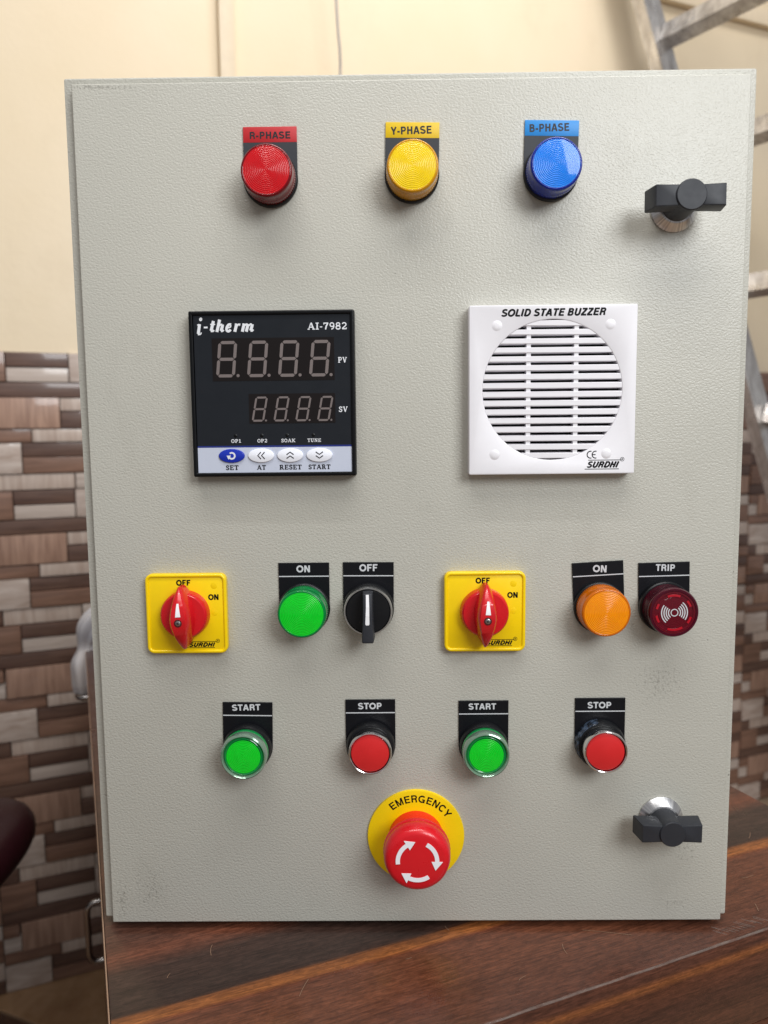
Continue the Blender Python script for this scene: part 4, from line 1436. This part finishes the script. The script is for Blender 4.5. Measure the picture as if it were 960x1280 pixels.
for k in range(4):
    digit(-113.6 + 17.95 * k, 346.1, 10.9, 20.7, 0.10, 1.75, meter)
for k in range(4):
    digit(-93.7 + 12.7 * k, 320.5, 7.2, 14.4, 0.19, 1.1, meter)
M_MWHITE = mat("meter_white_print", srgb(226, 228, 232), 0.5)
bm = bmesh.new()
slab_text("", "i", -124.9, -119.9, 370.0, 379.9, 8.0, M_MWHITE, meter, shear=0.22, thick=0.72, bm=bm)
slab_text("", "-therm", -120.8, -89.6, 372.0, 378.9, 8.0, M_MWHITE, meter, shear=0.26, thick=1.0, bm=bm)
link("brand_lettering", mesh_from(bm), M_MWHITE, meter)
slab_text("lettering", "AI-7982", -60.0, -37.2, 372.7, 376.6, 8.0, M_MWHITE, meter)
slab_text("lettering", "PV", -42.8, -37.5, 353.8, 357.0, 8.0, M_MWHITE, meter)
slab_text("lettering", "SV", -42.8, -37.5, 325.6, 328.7, 8.0, M_MWHITE, meter)
for s_, x0, x1 in (("OP1", -106.0, -100.2), ("OP2", -90.7, -84.8), ("SOAK", -76.7, -68.4), ("TUNE", -61.4, -53.4)):
    slab_text("lettering", s_, x0, x1, 308.4, 310.4, 8.0, M_MWHITE, meter)
for s_, x0, x1 in (("SET", -109.6, -102.0), ("AT", -91.3, -86.0), ("RESET", -78.1, -65.0), ("START", -61.1, -48.1)):
    slab_text("lettering", s_, x0, x1, 292.5, 295.2, 8.0, M_BLACKINK, meter, thick=1.25)
for x in (-103.4, -88.0, -73.2, -57.9):
    lathe("status_led", [(0, 8.3), (0.8, 8.2), (1.2, 7.9)], M_BEZEL, meter, seg=20, loc=(x * MM, 0, 312.4 * MM))
for k, x in enumerate((-105.8, -88.6, -71.6, -54.5)):
    el = [(x + 7.6 * math.cos(R(a)), 300.8 + 4.05 * math.sin(R(a))) for a in range(0, 360, 8)]
    b = poly("set_key" if k == 0 else "key", el, 7.9, 8.9, M_BLUE if k == 0 else M_KEY, meter, bevel=0.35, smooth=50)
    bm = bmesh.new()
    if k == 0:
        add_stroke(bm, arc(x + .1, 300.8, 1.75, 130, -150, 22), 0.95, 8.85, 8.98)
        add_poly(bm, [(x - 2.9, 300.9), (x - 0.4, 301.0), (x - 1.9, 298.6)], 8.85, 8.99)
    elif k == 1:
        for o_ in (-1.0, 1.2):
            add_stroke(bm, [(x + o_ + .9, 302.8), (x + o_ - .9, 300.8), (x + o_ + .9, 298.8)], 0.62, 8.85, 8.98)
    else:
        for o_ in (-1.1, 1.1):
            sg = 1 if k == 2 else -1
            add_stroke(bm, [(x - 2.1, 300.8 + o_ - sg * .75), (x, 300.8 + o_ + sg * .75), (x + 2.1, 300.8 + o_ - sg * .75)], 0.62, 8.85, 8.98)
    link("key_symbol", mesh_from(bm), M_MWHITE if k == 0 else M_BLACKINK, meter)

# ---- buzzer with round louvre
BX, BZ, BR = 80.7, 336.8, 40.2
circ = arc(BX, BZ, BR, 0, 360, 96)[:-1]
bz = poly("solid_state_buzzer", round_rect(32.8, 128.8, 288.3, 385.0, 0.8, 3), 0.0, 9.0, M_WHITE, panel, holes=[circ], bevel=0.5, smooth=35, label="white square SOLID STATE BUZZER unit with round louvred grille, right of centre")
box("grille_backing", (BX - 42, BX + 42, -0.9, -0.3, BZ - 42, BZ + 42), M_BACKING, bz, smooth=None)
pitch = 5.05
for k in range(16):
    zc = BZ - 7.5 * pitch + k * pitch            # slat centre, slots between
    zc += 0.1
    top_z, bot_z = zc + 1.55, zc - 1.45
    half = math.sqrt(max(1.0, BR ** 2 - min((abs(top_z - BZ)), BR - .1) ** 2)) if zc > BZ else math.sqrt(max(1.0, BR ** 2 - min(abs(bot_z - BZ), BR - .1) ** 2))
    hmax = math.sqrt(max(4.0, BR ** 2 - max(0, min(abs(top_z - BZ), abs(bot_z - BZ))) ** 2)) - 0.02
    bm = bmesh.new()
    # outline follows the circle at both ends
    def hw(zz):
        return math.sqrt(max(0.5, (BR - 0.05) ** 2 - (zz - BZ) ** 2))
    zs = [bot_z + (top_z - bot_z) * j / 4 for j in range(5)]
    zs = [max(BZ - BR + .15, min(BZ + BR - .15, q)) for q in zs]
    right = [(BX + hw(q), q) for q in zs]
    left = [(BX - hw(q), q) for q in zs[::-1]]
    add_poly(bm, right + left, 3.6, 8.7)
    for v_ in bm.verts:                      # moulded with draft: thicker at the rear
        if v_.co.y > -0.004:
            v_.co.z += 0.0006 if v_.co.z > zc * MM else -0.0004
    bmesh.ops.recalc_face_normals(bm, faces=bm.faces)
    es = [e for e in bm.edges if len(e.link_faces) == 2 and e.calc_face_angle(0) > 0.9 and all(v_.co.y < -0.0086 for v_ in e.verts) and abs(e.verts[0].co.x - e.verts[1].co.x) > 0.005]
    bmesh.ops.bevel(bm, geom=es, offset=0.0003, segments=2, profile=0.5, affect='EDGES')
    link("slat", mesh_from(bm), M_WHITE, bz, smooth=35)
for x in (67.0, 94.4):
    hh = math.sqrt(BR ** 2 - (x - BX) ** 2) - 0.1
    box("grille_rib", (x - 1.25, x + 1.25, -8.2, -2.2, BZ - hh, BZ + hh), M_WHITE, bz, smooth=None)
for (x, z) in ((48.6, 373.5), (113.4, 373.6), (47.6, 299.9), (112.4, 299.9)):
    lathe("screw_cap", [(0, 9.5), (1.2, 9.47), (2.0, 9.34), (2.7, 9.1), (3.1, 8.98)], M_WHITE, bz, seg=36, loc=(x * MM, 0, z * MM), smooth=60)
text("lettering", "SOLID STATE BUZZER", 50.9, 111.2, 378.7, 382.8, 9.0, M_BLACKINK, bz, bold=1.22, shear=0.28, tilt=0.25)
bm = bmesh.new()
brand(bm, 100.8, 120.8, 291.0, 296.2, 9.0)
link("maker_logo", mesh_from(bm), M_BLACKINK, bz)
bm = bmesh.new()
add_stroke(bm, arc(103.3, 299.4, 2.0, 75, 285, 16), 0.55, 9.0, 9.08)
add_stroke(bm, arc(106.2, 299.4, 2.0, 75, 285, 16), 0.55, 9.0, 9.08)
add_stroke(bm, [(104.4, 299.4), (106.2, 299.4)], 0.5, 9.0, 9.09)
link("certification_mark", mesh_from(bm), M_BLACKINK, bz)

scn.render.engine = 'CYCLES'
print("objects", len(bpy.data.objects), "tiles", count)
